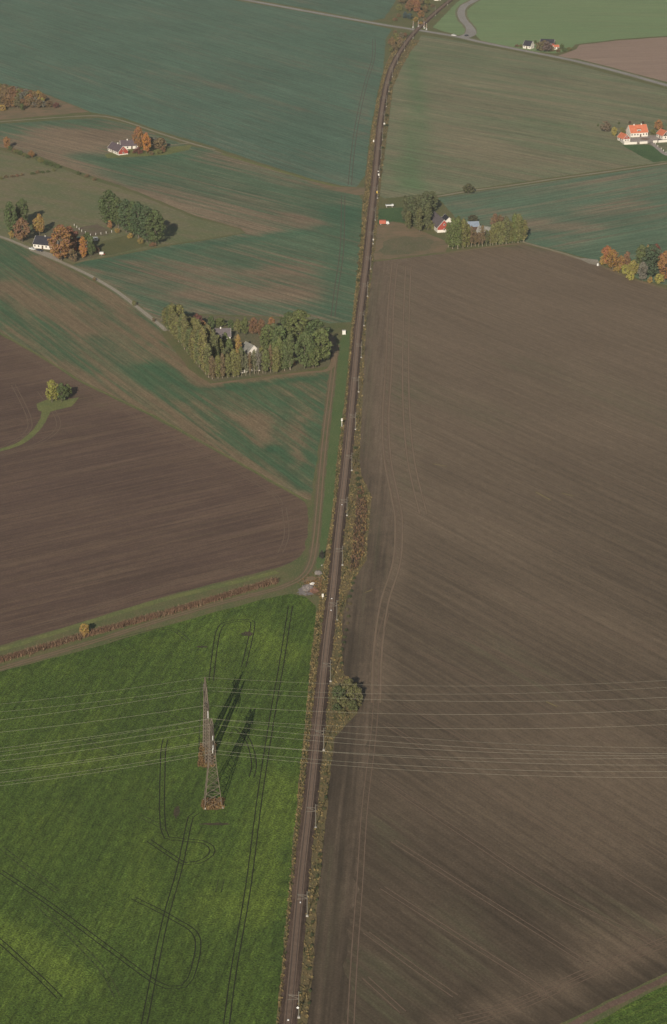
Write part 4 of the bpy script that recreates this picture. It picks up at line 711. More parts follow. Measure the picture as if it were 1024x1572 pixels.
def tuft_mat(name, cols, size=4):
    m, t, bs = newmat(name, 0.9); g = N(t, 'ShaderNodeNewGeometry'); r = t.nodes.new('ShaderNodeValToRGB'); r.color_ramp.interpolation = 'CONSTANT'
    while len(r.color_ramp.elements) < len(cols): r.color_ramp.elements.new(.5)
    for i, c in enumerate(cols): r.color_ramp.elements[i].position = i / len(cols); r.color_ramp.elements[i].color = c
    n = pos_noise(t, size, 88, 2, 3, .6); v = math_(t, 'ADD', math_(t, 'MULTIPLY', g.outputs['Random Per Island'], .55), math_(t, 'MULTIPLY', smooth(t, n, .35, .65), .45))
    t.links.new(v, r.inputs[0]); t.links.new(r.outputs[0], bs.inputs['Base Color'])
    tl = t.nodes.new('ShaderNodeBsdfTranslucent'); t.links.new(r.outputs[0], tl.inputs[0]); mx = t.nodes.new('ShaderNodeMixShader'); mx.inputs[0].default_value = .25
    t.links.new(bs.outputs[0], mx.inputs[1]); t.links.new(tl.outputs[0], mx.inputs[2]); t.links.new(mx.outputs[0], t.nodes['Material Output'].inputs[0]); return m
M['tuft'] = tuft_mat('verge_tufts', [C(58, 62, 38), C(80, 78, 50), C(108, 96, 64), C(126, 108, 72), C(110, 94, 64), C(142, 126, 88)])
M['reed'] = tuft_mat('reeds', [C(104, 80, 66), C(118, 92, 74), C(132, 106, 84), C(90, 72, 58), C(142, 120, 96)])
vpoly = W2(VL + VR); sp = []
for i in range(0, len(RW)):
    p, d, n = rail_frame(i); dist = hypot(p.x, p.y); dens = 60 if dist < 1100 else (34 if dist < 1600 else 18)
    for k in range(dens):
        side = R.choice((-1, 1)); off = R.uniform(2.5, 14 if side > 0 else 6) ; q = p + n * side * off + d * R.uniform(0, 4)
        if inside(q, vpoly): sp.append((q.x, q.y, .04))
for k in range(900):      # the wide place with the ditch and the thicket
    pass
tufts('verge_grass', sp, M['tuft'], 'tan and green rough grass tufts along both sides of the railway', 'rough grass', (.3, .8), (.3, .8), 2)
dp = W2([(562, 775), (563, 800), (558, 850), (548, 872), (538, 878), (541, 840), (546, 790), (550, 745), (556, 750)]); sp = []
while len(sp) < 500:
    q = Vector((R.uniform(5, 25), R.uniform(900, 1120)))
    if inside(q, dp): sp.append((q.x, q.y, .05))
M['dead'] = tuft_mat('dead_herbs', [C(84, 70, 56), C(112, 86, 66), C(70, 60, 50), C(126, 100, 66)])
tufts('ditch_weeds', sp, M['dead'], 'dead brown weeds in the wide ditch right of the railway', 'weeds', (.5, 1.4), (.4, .8), 3)
M['ditch'] = plain('dark_ditch', C(48, 42, 36), 0.6, .4, 1.0)
ribbon('ditch', [(553, 762), (551, 790), (547, 820), (544, 850), (543, 872)], lambda t: 1.1 + .8 * sin(t * 9), 0.075, M['ditch'], 'narrow dark wet ditch right of the railway', 'ditch', jit=.3)
RDW = resample(W2([(-160, 1062), (0, 1015), (60, 998), (130, 977), (200, 958), (300, 930), (380, 906), (424, 893)]), 1.0); sp = []
for i in range(len(RDW) - 1):
    d = (RDW[i + 1] - RDW[i]).normalized(); n = Vector((-d.y, d.x))
    for k in range(26):
        q = RDW[i] + n * R.gauss(0, .75) + d * R.random(); sp.append((q.x, q.y, .02))
tufts('reeds', sp, M['reed'], 'reddish brown reeds filling the ditch between ploughed and green field', 'reeds', (1.0, 2.2), (.12, .3), 3, True)
M['weedt'] = tuft_mat('orange_weeds', [C(118, 90, 60), C(104, 82, 56), C(130, 104, 70), C(86, 80, 50)], 2)
for (px_, py_, rx, ry, lb) in ((327, 1235, 3.6, 3.7, 'tall dry weeds standing under the nearer pylon'), (318, 1160, 2.8, 9, 'tall dry weeds standing under the farther pylon')):
    c = P(px_, py_); sp = [(c.x + R.uniform(-rx, rx), c.y + R.uniform(-ry, ry), .04) for _ in range(int(rx * ry * 14))]
    tufts('dry_weeds', sp, M['weedt'], lb, 'weeds', (.4, 1.2), (.3, .6), 3)
c1 = P(486, 898); tufts('dry_weeds', [(c1.x + R.gauss(0, 3), c1.y + R.gauss(0, 4.5), .05) for _ in range(260)], M['weedt'], 'dry weeds on the rough ground by the track corner', 'weeds', (.2, .7), (.3, .6), 2)

# ------------------------------------------------------------------ houses
M['white'] = plain('white_render', C(200, 192, 180), 0.85, .06, 1.0); M['redw'] = plain('red_boards', C(140, 66, 56), 0.85, .12, .6)
M['glass'] = plain('window_glass', (.02, .025, .03, 1), 0.15, .1, 1); M['wood'] = plain('dark_wood', C(78, 62, 52), 0.8, .2, .5); M['trim'] = plain('white_trim', C(204, 198, 188), .7, .05, 1)
M['concrete'] = plain('concrete', C(150, 144, 134), .9, .15, .6)
def roof_mat(name, c, c2, period=.45):
    m, t, bs = newmat(name, .8); n = pos_noise(t, 1.6, 0, 1, 4, .7); n2 = pos_noise(t, .35, 0, 1, 2, .7, off=4)
    col = mixc(t, smooth(t, n, .35, .65), c, c2); g = math_(t, 'ADD', math_(t, 'MULTIPLY', math_(t, 'SUBTRACT', n2, .5), .5), 1.0)
    vm = t.nodes.new('ShaderNodeVectorMath'); vm.operation = 'SCALE'; t.links.new(col, vm.inputs[0]); t.links.new(g, vm.inputs[3]); t.links.new(vm.outputs[0], bs.inputs['Base Color']); return m
M['r_orange'] = roof_mat('orange_tiles', C(172, 98, 72), C(184, 110, 82)); M['r_grey'] = roof_mat('grey_sheet_roof', C(100, 92, 92), C(88, 80, 80)); M['r_purple'] = roof_mat('purple_grey_tiles', C(80, 70, 74), C(92, 80, 82))
M['r_black'] = roof_mat('black_tiles', C(44, 44, 50), C(54, 52, 58)); M['r_pale'] = roof_mat('pale_lichened_tiles', C(108, 106, 98), C(134, 130, 122)); M['r_blue'] = roof_mat('pale_blue_sheet', C(118, 128, 140), C(132, 140, 150))
def house(name, label, cat, px, ang, A, B, wh, rh, wall, roof, ridge='u', gable=None, base=None, nwin=4, ngw=2, chim=(), dormer=False, gate=False, hip=False, over=.35, doorx=.5):
    """near corner at photo point px; A along u (angle ang), B along v, ridge along u or v"""
    e = empty(name, P(*px), radians(ang), label, cat); L, Wd = (A, B) if ridge == 'u' else (B, A)
    def T(l, w_, z): return (l, w_, z) if ridge == 'u' else (w_, l, z)          # l along the ridge, w across
    mb = MB(); mb.add([T(0, 0, -.2), T(L, 0, -.2), T(L, Wd, -.2), T(0, Wd, -.2), T(0, 0, wh), T(L, 0, wh), T(L, Wd, wh), T(0, Wd, wh), T(0 if not hip else L * .25, Wd / 2, wh + rh - .05), T(L if not hip else L * .75, Wd / 2, wh + rh - .05)],
        [(0, 1, 5, 4), (1, 2, 6, 9, 5) if not hip else (1, 2, 6, 5), (2, 3, 7, 6), (3, 0, 4, 8, 7) if not hip else (3, 0, 4, 7)])
    mb.build('wall', wall, e)
    rb = MB(); o_ = over; sl = rh / (Wd / 2); zz = wh - o_ * sl; th_ = .18; hx = L * .25 if hip else -o_ * .6
    for w0, w1 in ((-o_, Wd / 2), (Wd + o_, Wd / 2)):
        vs_ = [T(-o_ * .6, w0, zz), T(L + o_ * .6, w0, zz), T(L - hx, w1, wh + rh), T(hx, w1, wh + rh)]
        rb.add(vs_ + [(a[0], a[1], a[2] + th_) for a in vs_], [(0, 1, 2, 3), (4, 7, 6, 5), (0, 4, 5, 1), (1, 5, 6, 2), (2, 6, 7, 3), (3, 7, 4, 0)])
    if hip:
        for l0, l1 in ((-o_ * .6, hx), (L + o_ * .6, L - hx)): rb.add([T(l0, -o_, zz + th_), T(l0, Wd + o_, zz + th_), T(l1, Wd / 2, wh + rh + th_)], [(0, 1, 2)])
    rf = rb.build('roof', roof, e)
    if not hip:                                       # white verge boards
        vb = MB()
        for l in (-o_ * .6 - .04, L + o_ * .6 + .04):
            for w0 in (-o_, Wd + o_): vb.tube(T(l, w0, zz + .1), T(l, Wd / 2, wh + rh + .1), .1, n=4)
        vb.build('verge_board', M['trim'], rf)
        if gable:
            for l, s_ in ((-.03, -1), (L + .03, 1)):
                gb = MB(); bz = wh - .3 if base is None else base
                gb.add([T(l, .05, bz), T(l, Wd - .05, bz), T(l, Wd - .05, wh - .05), T(l, Wd / 2, wh + rh - .25), T(l, .05, wh - .05)], [(0, 1, 2, 3, 4)]); gb.build('gable', gable, e)
    def win(l, w_, z, along, ww=1.0, hh=1.15):
        wb = MB(); fb = MB(); d = .05
        def bx(m_, a, b, c, sx, sz, dep):
            sz3 = (sx, dep, sz) if along == 'l' else (dep, sx, sz)
            if ridge != 'u': sz3 = (sz3[1], sz3[0], sz3[2])
            m_.box(T(a, b, c), sz3)
        bx(wb, l, w_, z, ww, hh, .10); w_o = wb.build('window', M['glass'], e)
        for dx in (-ww / 2, ww / 2): bx(fb, l + (dx if along == 'l' else 0), w_ + (0 if along == 'l' else dx), z, .12, hh + .12, .14)
        for dz in (-hh / 2, hh / 2): bx(fb, l, w_, z + dz, ww + .12, .12, .145)
        fb.build('frame', M['trim'], w_o)
    for w_ in (-.02, Wd + .02):
        for i in range(nwin):
            l = L * (i + .5) / nwin
            if abs(i - int(nwin * doorx)) < .5 and w_ < 1:
                db = MB(); szd = (1.1, .12, 2.1); szd = szd if ridge == 'u' else (szd[1], szd[0], szd[2]); db.box(T(l, w_, 1.05), szd); dd = db.build('door', M['wood'], e)
                hb = MB(); hb.box(T(l + .35, w_ - .08, 1.0), (.12, .12, .05)); hb.build('handle', M['trim'], dd)
            else: win(l, w_, wh * .55, 'l')
    for l in (-.05, L + .05):
        for i in range(ngw): win(l, Wd * (i + 1) / (ngw + 1), wh * .55, 'w', .9)
        if rh > 2.5 and not hip: win(l, Wd / 2, wh + rh * .38, 'w', .9, 1.0)
    for f in chim:
        cb = MB(); cb.box(T(L * f, Wd / 2, wh + rh + .3), (.7, .7, 1.5)); co = cb.build('chimney', M['white'] if roof != M['r_black'] else M['concrete'], rf)
        c2 = MB(); c2.box(T(L * f, Wd / 2, wh + rh + 1.1), (.84, .84, .12)); c2.build('chimney_cap', M['r_black'], rf)
    if dormer:
        dw = 3.0; m_ = L / 2; db = MB(); y0 = .55; z0_ = wh + .35; z1 = z0_ + 1.75; yb = Wd / 2
        db.add([T(m_ - dw / 2, y0, z0_ - .6), T(m_ + dw / 2, y0, z0_ - .6), T(m_ + dw / 2, y0, z1), T(m_ - dw / 2, y0, z1), T(m_ - dw / 2, yb, z0_), T(m_ + dw / 2, yb, z0_), T(m_ + dw / 2, yb, z1 + .7), T(m_ - dw / 2, yb, z1 + .7)], [(0, 1, 2, 3), (1, 5, 6, 2), (0, 3, 7, 4)])
        do = db.build('dormer', wall, e); r2 = MB(); r2.add([T(m_ - dw / 2 - .2, y0 - .25, z1 + .02), T(m_ + dw / 2 + .2, y0 - .25, z1 + .02), T(m_ + dw / 2 + .2, yb + .1, z1 + .85), T(m_ - dw / 2 - .2, yb + .1, z1 + .85)], [(0, 1, 2, 3)]); r2.build('dormer_roof', roof, do)
        for k in (-1, 0, 1): wb = MB(); wb.box(T(m_ + k * .85, y0 - .02, z0_ + .85), (.6, .08, .9)); wb.build('dormer_window', M['glass'], do)
    return e
house('farmhouse', 'white farmhouse with a long orange roof and white dormer', 'house', (967.9, 211), 15, 13.6, 9, 3.4, 4.6, M['white'], M['r_orange'], 'u', nwin=6, ngw=2, chim=(.3, .72), dormer=True)
house('outbuilding', 'small white outbuilding with orange roof and dark gable, left of the white farmhouse', 'outbuilding', (957, 218.6), 24, 5.6, 8.6, 2.6, 2.9, M['white'], M['r_orange'], 'v', gable=M['redw'], base=2.3, nwin=3, ngw=2)
house('outbuilding', 'white outbuilding with orange roof at the right picture edge', 'outbuilding', (1017.5, 214.2), 22, 6.4, 9.5, 2.8, 3.1, M['white'], M['r_orange'], 'v', gable=M['wood'], base=2.5, nwin=3, ngw=2)
house('farmhouse', 'white house with red gable and purple-grey roof, upper left farm', 'house', (182, 238.6), 31, 7.6, 17, 2.6, 3.7, M['white'], M['r_purple'], 'v', gable=M['redw'], base=.7, nwin=6, ngw=1, chim=(.5,))
house('outbuilding', 'long grey roofed wing behind the red gabled farmhouse', 'outbuilding', (186, 229.5), 12, 12.5, 7, 2.6, 3.2, M['white'], M['r_purple'], 'u', nwin=4, ngw=1, chim=(.4,))
house('farmhouse', 'white house with black roof beside the orange trees, far left', 'house', (51, 380.5), -22, 13, 8.5, 2.8, 4.0, M['white'], M['r_black'], 'u', nwin=5, ngw=2, chim=(.5,))
house('barn', 'dark roofed barn half hidden behind the orange trees, far left', 'barn', (106, 384), -12, 11, 7.5, 2.6, 3.6, M['redw'], M['r_black'], 'u', nwin=3, ngw=1)
house('barn', 'big barn with red gable, white base and grey roof right of the tall trees', 'barn', (671.5, 357.3), 14, 8.8, 22, 3.2, 4.8, M['white'], M['r_grey'], 'v', gable=M['redw'], base=1.7, nwin=5, ngw=1, doorx=.9)
house('annex', 'low white annex with black roof behind the red barn', 'outbuilding', (684, 346), 14, 4.6, 9, 2.8, 2.2, M['white'], M['r_black'], 'v', nwin=2, ngw=1)
house('shed', 'shed with pale bluish sheet roof right of the red barn', 'shed', (720, 354), 8, 6.6, 7.5, 2.6, 2.2, M['wood'], M['r_blue'], 'u', nwin=2, ngw=1)
house('barn', 'weathered grey roofed barn behind the lower trees, right of the bluish shed', 'barn', (731, 363), -28, 10, 8, 2.8, 3.2, M['wood'], M['r_pale'], 'u', nwin=3, ngw=1)
house('farmhouse', 'grey roofed house between trees at the top of the large grove', 'house', (327, 524), 4, 9.6, 7.4, 2.7, 3.4, M['white'], M['r_grey'], 'u', nwin=4, ngw=1, chim=(.45,))
house('farmhouse', 'pale roofed house showing through bare trees in the large grove', 'house', (379, 552), 30, 8.6, 8.6, 2.9, 4.2, M['white'], M['r_pale'], 'v', nwin=3, ngw=2)
house('farmhouse', 'small white house with black roof beside the top road', 'house', (814.5, 75.5), 56, 6.4, 7.6, 2.8, 3.6, M['white'], M['r_black'], 'v', nwin=3, ngw=1)
house('barn', 'long low dark roofed barn of the top farm', 'barn', (829, 70), -14, 12, 7, 2.6, 2.6, M['redw'], M['r_black'], 'u', nwin=3, ngw=1)
house('outbuilding', 'small white outbuilding at the right end of the top farm', 'outbuilding', (850.5, 76), 12, 4.6, 4, 2.3, 1.2, M['white'], M['r_orange'], 'u', nwin=2, ngw=1)
house('outbuilding', 'white building at the very top edge beside the railway', 'outbuilding', (667, 1), 10, 6, 6, 3, 2.4, M['white'], M['r_grey'], 'u', nwin=2, ngw=1)
def wall_line(name, pxs, h, t, mat, label, cat, capm=None):
    pts = W2(pxs); e = empty(name, (pts[0].x, pts[0].y, 0), 0, label, cat)
    for i in range(len(pts) - 1):
        a = pts[i] - pts[0]; b = pts[i + 1] - pts[0]; d = b - a; mb = MB(); c = (a + b) / 2; mb.box((c.x, c.y, h / 2), (d.length - .02, t, h), atan2(d.y, d.x)); mb.build('wall_section', mat, e)
        mb = MB(); mb.box((c.x, c.y, h + .06), (d.length, t + .14, .12), atan2(d.y, d.x)); mb.build('coping', capm or mat, e)
    return e
wall_line('yard_wall', [(952.7, 217.6), (958.6, 222), (979, 221.2)], 1.6, .4, M['white'], 'white yard wall around the left corner of the white farm', 'wall')
wall_line('yard_wall', [(980.4, 221.1), (993.8, 220.2)], 1.6, .4, M['white'], 'short white yard wall in the middle, left of the driveway', 'wall')
wall_line('yard_wall', [(1002.4, 219.3), (1009, 218.8)], 1.6, .4, M['white'], 'short white yard wall just right of the driveway', 'wall')
wall_line('yard_wall', [(1010.6, 218.9), (1022, 218.2), (1040, 216.8)], 1.6, .4, M['white'], 'white yard wall in front of the right outbuilding', 'wall')
wall_line('garden_wall', [(334, 567), (345, 563), (354, 569)], 1.5, .35, M['white'], 'broken white garden wall, left piece, behind the poplar trunks of the grove', 'wall')
wall_line('garden_wall', [(358, 574), (372, 573), (384, 570), (400, 569)], 1.5, .35, M['white'], 'white garden wall, long right piece, behind the thin trees of the grove', 'wall')
def gatepiece(px, label):
    e = empty('gate', P(*px), radians(8), label, 'gate')
    for x in (-.75, .75): mb = MB(); mb.box((x, 0, .95), (.35, .35, 1.9)); mb.build('gate_post', M['wood'], e)
    mb = MB()
    for z in (.3, .75, 1.2): mb.box((0, 0, z), (1.1, .06, .16))
    mb.build('gate_panel', M['wood'], e)
gatepiece((979.7, 221.3), 'dark gate in the yard wall left of the driveway'); gatepiece((1009.8, 218.8), 'dark gate in the yard wall right of the driveway')
pts = resample(W2([(1003, 222), (1012, 229.5), (1024, 238), (1044, 243)]), 5.5)
for i, p in enumerate(pts[:9]):
    e = empty('bollard', (p.x + 1.6, p.y + 1.2, 0), 0, '%s small white post along the driveway of the white farm' % ORD[i], 'post', 'posts along the white farm driveway')
    mb = MB(); mb.box((0, 0, .45), (.3, .3, .9), 0, .8); mb.build('post', M['trim'], e); mb = MB(); mb.box((0, 0, .95), (.34, .34, .1)); mb.build('cap', M['trim'], e)
# paddock fence
fp = [(114, 347), (118, 350), (121.5, 353), (125.5, 356), (131, 358.5), (139, 362.5), (147, 361), (155, 360), (163, 358.5), (171.5, 357)]; pw = W2(fp)
e = empty('paddock_fence', (pw[0].x, pw[0].y, 0), 0, 'paddock fence with white posts near the dark pasture row', 'fence')
for q in pw: mb = MB(); v = q - pw[0]; mb.box((v.x, v.y, .75), (.22, .22, 1.5), .3); mb.build('post', M['trim'], e)
mb = MB()
for i in range(len(pw) - 1):
    a, b = pw[i] - pw[0], pw[i + 1] - pw[0]
    for z in (.6, 1.2): mb.bar((a.x, a.y, z), (b.x, b.y, z), .04)
mb.build('rail', M['wood'], e)

# ------------------------------------------------------------------ vehicles and small things
M['tyre'] = plain('tyre', (.02, .02, .02, 1), .9); M['carw'] = plain('white_paint', C(196, 194, 188), .35, .03); M['card'] = plain('dark_paint', C(58, 60, 66), .35, .05); M['redp'] = plain('faded_red_paint', C(160, 88, 70), .6, .12, .8); M['yel'] = plain('yellow_paint', C(214, 176, 70), .6, .1)
def wheels(e, xs, wy, r=.32):
    for x in xs:
        for s_ in (-1, 1): mb = MB(); mb.tube((x, s_ * wy - .11, r), (x, s_ * wy + .11, r), r, n=12); w_ = mb.build('wheel', M['tyre'], e); mb = MB(); mb.tube((x, s_ * (wy + .12), r), (x, s_ * (wy + .13), r), r * .55, n=10); mb.build('rim', M['trim'], w_)
def prism(mb, prof_, y0, y1, ins=0.0):
    n = len(prof_); mb.add([(x, y0, z) for x, z in prof_] + [(x, y1, z) for x, z in prof_], [tuple(range(n)), tuple(range(2 * n - 1, n - 1, -1))] + [(i, n + i, n + (i + 1) % n, (i + 1) % n) for i in range(n)])
def car(px, ang, paint, label, z=.12):
    e = empty('car', P(px[0], px[1]) + Vector((0, 0, z)), radians(ang), label, 'car'); mb = MB()
    prism(mb, [(-2.15, .35), (2.15, .35), (2.2, .7), (1.95, .85), (1.0, .95), (-2.05, .98), (-2.2, .75)], -.85, .85); mb.build('body', paint, e)
    mb = MB(); prism(mb, [(-1.9, .97), (1.0, .95), (.35, 1.42), (-1.35, 1.45)], -.72, .72); mb.build('cabin', paint, e)
    mb = MB(); prism(mb, [(-1.65, 1.02), (.75, 1.0), (.28, 1.36), (-1.28, 1.38)], -.735, .735); mb.build('side_window', M['glass'], e)
    mb = MB(); mb.add([(.98, -.62, 1.0), (.98, .62, 1.0), (.42, .6, 1.39), (.42, -.6, 1.39)], [(0, 1, 2, 3)]); mb.build('windscreen', M['glass'], e)
    wheels(e, (-1.35, 1.4), .8)
car((697, 55.2), -32, M['carw'], 'white car on the top road just left of the junction')
car((716.5, 55.6), 50, M['card'], 'dark car waiting on the side road at the junction')
car((1014, 217), 15, M['card'], 'dark car parked by the right outbuilding of the white farm', .09)
car((61, 386), -35, M['card'], 'dark car parked in front of the black roofed white house', .09)
car((50, 383.5), -35, M['carw'], 'white car parked at the left of the black roofed white house', .09)
e = empty('truck', P(590, 344.5), radians(-4), 'small truck with faded red body and white cab, by the railway', 'truck')
mb = MB(); mb.box((-1.1, 0, 1.75), (4.2, 2.3, 2.2)); mb.build('cargo_body', M['redp'], e); mb = MB(); prism(mb, [(1.2, .6), (3.2, .6), (3.2, 1.3), (2.7, 2.1), (1.2, 2.1)], -1.0, 1.0); c_ = mb.build('cab', M['carw'], e)
mb = MB(); mb.add([(3.17, -.85, 1.38), (3.17, .85, 1.38), (2.76, .8, 2.03), (2.76, -.8, 2.03)], [(0, 1, 2, 3)]); mb.build('windscreen', M['glass'], c_); mb = MB(); mb.box((.3, 0, .6), (6.2, .9, .2)); mb.build('chassis', M['card'], e); wheels(e, (-2.2, 2.3), .95, .42)
e = empty('farm_trailer', P(598, 318), radians(3), 'long white farm trailer on the bare ground by the railway', 'trailer')
mb = MB(); mb.box((0, 0, 1.35), (5.2, 2.1, .5)); mb.box((-2.5, 0, 1.8), (.12, 2.1, .6)); mb.box((1.9, 0, 1.75), (1.4, 2.0, .5)); mb.build('bed', M['carw'], e); mb = MB(); mb.bar((2.6, 0, 1.0), (4.0, 0, .5), .14); mb.build('drawbar', M['card'], e); wheels(e, (-1.9, 1.6), .9, .42)
e = empty('caravan', P(145, 370), radians(6), 'white caravan beside the paddock fence', 'caravan')
mb = MB(); prism(mb, [(-2.2, .5), (2.2, .5), (2.35, 1.6), (2.0, 2.4), (-2.0, 2.4), (-2.3, 1.6)], -1, 1); mb.build('body', M['carw'], e); mb = MB(); mb.box((0, -1.02, 1.65), (2.8, .05, .5)); mb.build('window', M['glass'], e); wheels(e, (0,), .9)
e = empty('greenhouse', P(124, 369), radians(4), 'low greenish roofed shelter behind the orange trees', 'shed')
mb = MB(); prism(mb, [(-4.2, 0), (4.2, 0), (4.2, 1.6), (-4.2, 1.9)], -1.5, 1.5); mb.build('body', M['wood'], e); mb = MB(); mb.box((0, 0, 2.0), (8.8, 3.4, .12)); mb.build('roof', plain('green_sheet', C(112, 132, 112)), e)
e = empty('trailer', P(156, 391.5), radians(0), 'small white and red box trailer at the right end of the dark roofed farm', 'trailer')
mb = MB(); mb.box((0, 0, 1.3), (2.4, 1.5, 1.3)); mb.build('body', M['carw'], e); mb = MB(); mb.box((.4, 0, .6), (3.6, 1.6, .14)); mb.build('frame', M['redp'], e); wheels(e, (0,), .8, .34)
def cabinet(name, px, sz, mat, label, cat, z=0.0, post=0):
    e = empty(name, P(*px), radians(4), label, cat); mb = MB(); mb.box((0, 0, post + z + sz[2] / 2), sz); mb.build('body', mat, e)
    mb = MB(); mb.box((0, 0, post + z + sz[2] + .05), (sz[0] + .16, sz[1] + .16, .1)); mb.build('lid', M['trim'] if mat != M['carw'] else M['concrete'], e)
    if post: mb = MB(); mb.tube((0, 0, -.2), (0, 0, post), .09, n=6); mb.build('post', M['concrete'], e)
    else: mb = MB(); mb.box((0, 0, -.05), (sz[0] + .3, sz[1] + .3, .3)); mb.build('plinth', M['concrete'], e)
cabinet('hut', (528, 513), (1.8, 1.7, 2.1), M['trim'], 'small white hut on the grass strip beside the large grove', 'hut')
cabinet('relay_cabinet', (581.5, 270), (1.1, .7, 1.5), M['trim'], 'white relay cabinet, right of the railway, upper middle', 'cabinet')
cabinet('relay_cabinet', (580.8, 264.5), (.9, .6, .9), M['trim'], 'smaller white cabinet just above the white relay cabinet', 'cabinet')
cabinet('relay_cabinet', (579, 297), (.9, .7, 1.7), M['yel'], 'yellow cabinet right of the railway, upper middle', 'cabinet')
cabinet('relay_cabinet', (590, 191), (1.2, .6, .8), M['trim'], 'white box right of the railway in the far stretch', 'cabinet')
cabinet('relay_cabinet', (573.5, 218), (.8, .6, 1.4), M['trim'], 'slim white cabinet left of the railway in the far stretch', 'cabinet')
cabinet('relay_cabinet', (573, 369), (.7, .5, .8), M['trim'], 'tiny white cabinet right of the railway by the rough ground', 'cabinet')
cabinet('letter_box', (917.5, 408), (.9, .7, 1.5), M['carw'], 'white box at the corner of the right autumn grove', 'box')
cabinet('beehive_box', (958.5, 417.5), (1.6, .9, 1.0), M['carw'], 'white box under the trees of the right autumn grove', 'box')
def sigpost(px, label, hh=4.6):
    e = empty('railway_signal', P(*px), radians(5), label, 'signal'); mb = MB(); mb.tube((0, 0, -.2), (0, 0, hh), .12, n=8); mb.build('post', M['trim'], e); mb = MB(); mb.box((0, 0, hh + .2), (.75, .35, 1.3)); h_ = mb.build('signal_head', M['trim'], e)
    mb = MB(); mb.tube((0, -.18, hh + .4), (0, -.26, hh + .4), .14, n=10); mb.build('lamp', M['card'], h_); mb = MB(); mb.box((0, 0, 0), (.7, .7, .5)); mb.build('foundation', M['concrete'], e)
sigpost((524.8, 655), 'white railway signal left of the track, middle of the picture', 3.4); sigpost((495.5, 919), 'short white signal post left of the track by the weedy patch', 1.3)
# rubble and blocks
def rocks(name, px, n, r, s_, mat, label, cat):
    c = P(*px); mb = MB()
    for i in range(n):
        x, y = R.gauss(0, r * .5), R.gauss(0, r * .5); q = s_ * R.uniform(.5, 1.2); z = max(0, (r - hypot(x, y)) * .25); vs_ = []
        bm = bmesh.new(); bmesh.ops.create_icosphere(bm, subdivisions=1, radius=q); 
        for v in bm.verts: v.co = Vector((v.co.x * R.uniform(.7, 1.2) + x, v.co.y * R.uniform(.7, 1.2) + y, v.co.z * .7 + z + q * .3))
        bm.verts.ensure_lookup_table(); mb.add([v.co for v in bm.verts], [tuple(v.index for v in f.verts) for f in bm.faces]); bm.free()
    o = mb.build(name, mat); o.location = c; return tag(o, label, cat)
rocks('stone_block', (479.5, 897), 3, .7, .85, M['trim'], 'big whitish stone block on the rough ground', 'rock')
def heap(px, rx, ry, hh, mat, label):
    bm = bmesh.new(); bmesh.ops.create_icosphere(bm, subdivisions=5, radius=1)
    for v in bm.verts:
        k = max(0, v.co.z); n = noise.noise(Vector((v.co.x * 2.2 + rx, v.co.y * 2.2, 0))) * .35 + noise.noise(v.co * 9) * .28; q = 1 + n * .6
        v.co = Vector((v.co.x * rx * q, v.co.y * ry * q, (k ** .8) * hh * (1 + n * 1.4)))
    c = P(*px); me = bpy.data.meshes.new('rubble_heap'); bm.to_mesh(me); bm.free(); me.materials.append(mat); o = bpy.data.objects.new('rubble_heap', me); COL.objects.link(o); o.location = c; tag(o, label, 'rubble')
heap((473, 903), 2.4, 3.2, .9, M['pinkgr'], 'heap of grey rubble on the gravel spread'); heap((482, 907), 1.8, 2.6, .7, rough_mat('broken_bricks', [C(128, 92, 76), C(112, 84, 70), C(136, 104, 88), C(100, 78, 64)], (.4, 1.2, 3)), 'heap of reddish brick rubble right of the grey one'); heap((488.5, 880), 1.5, 2.2, .7, M['pinkgr'], 'small pale rubble heap above the white block')
for i, p_ in enumerate([(492, 887), (499, 891), (494, 868), (502, 886)]): rocks('stone', p_, 2, .3, .35, M['concrete'], ['pale stone left of the railway, upper of four', 'pale stone right next to the ballast', 'pale stone below the dark shrub', 'pale stone nearest the ballast above the rubble'][i], 'rock')

# ------------------------------------------------------------------ catenary
M['galv'] = plain('galvanised_steel', C(112, 108, 97), .6, .1, 1, .1); M['insul'] = plain('insulator', C(120, 96, 80), .4); M['sign'] = plain('sign_white', C(232, 230, 224), .5, .03)
def make_mast():
    e = empty('catenary_mast', (0, 0, 0), 0, 'x', 'railway mast', 'masts carrying the railway wires')
    mb = MB(); mb.tube((0, 0, .3), (0, 0, 9.0), .13, .10, 8); mb.build('pole', M['galv'], e)
    mb = MB(); mb.box((0, 0, .2), (.9, .9, .7), 0, .8); mb.build('foundation', M['concrete'], e)
    mb = MB(); mb.bar((0, 0, 7.6), (-3.1, 0, 7.75), .11); mb.bar((0, 0, 6.5), (-2.9, 0, 7.7), .10); mb.bar((-.2, 0, 6.3), (-3.3, 0, 6.15), .09); mb.bar((-2.6, 0, 6.2), (-2.7, 0, 7.7), .05); mb.build('cantilever', M['galv'], e)
    for z in (7.6, 6.4):
        mb = MB()
        for k in range(4): mb.tube((-.25 - k * .1, 0, z), (-.30 - k * .1, 0, z), .11, n=8)
        mb.build('insulator', M['insul'], e)
    mb = MB(); mb.bar((0, 0, 8.6), (.9, 0, 8.75), .08); mb.build('feeder_arm', M['galv'], e)
    return e
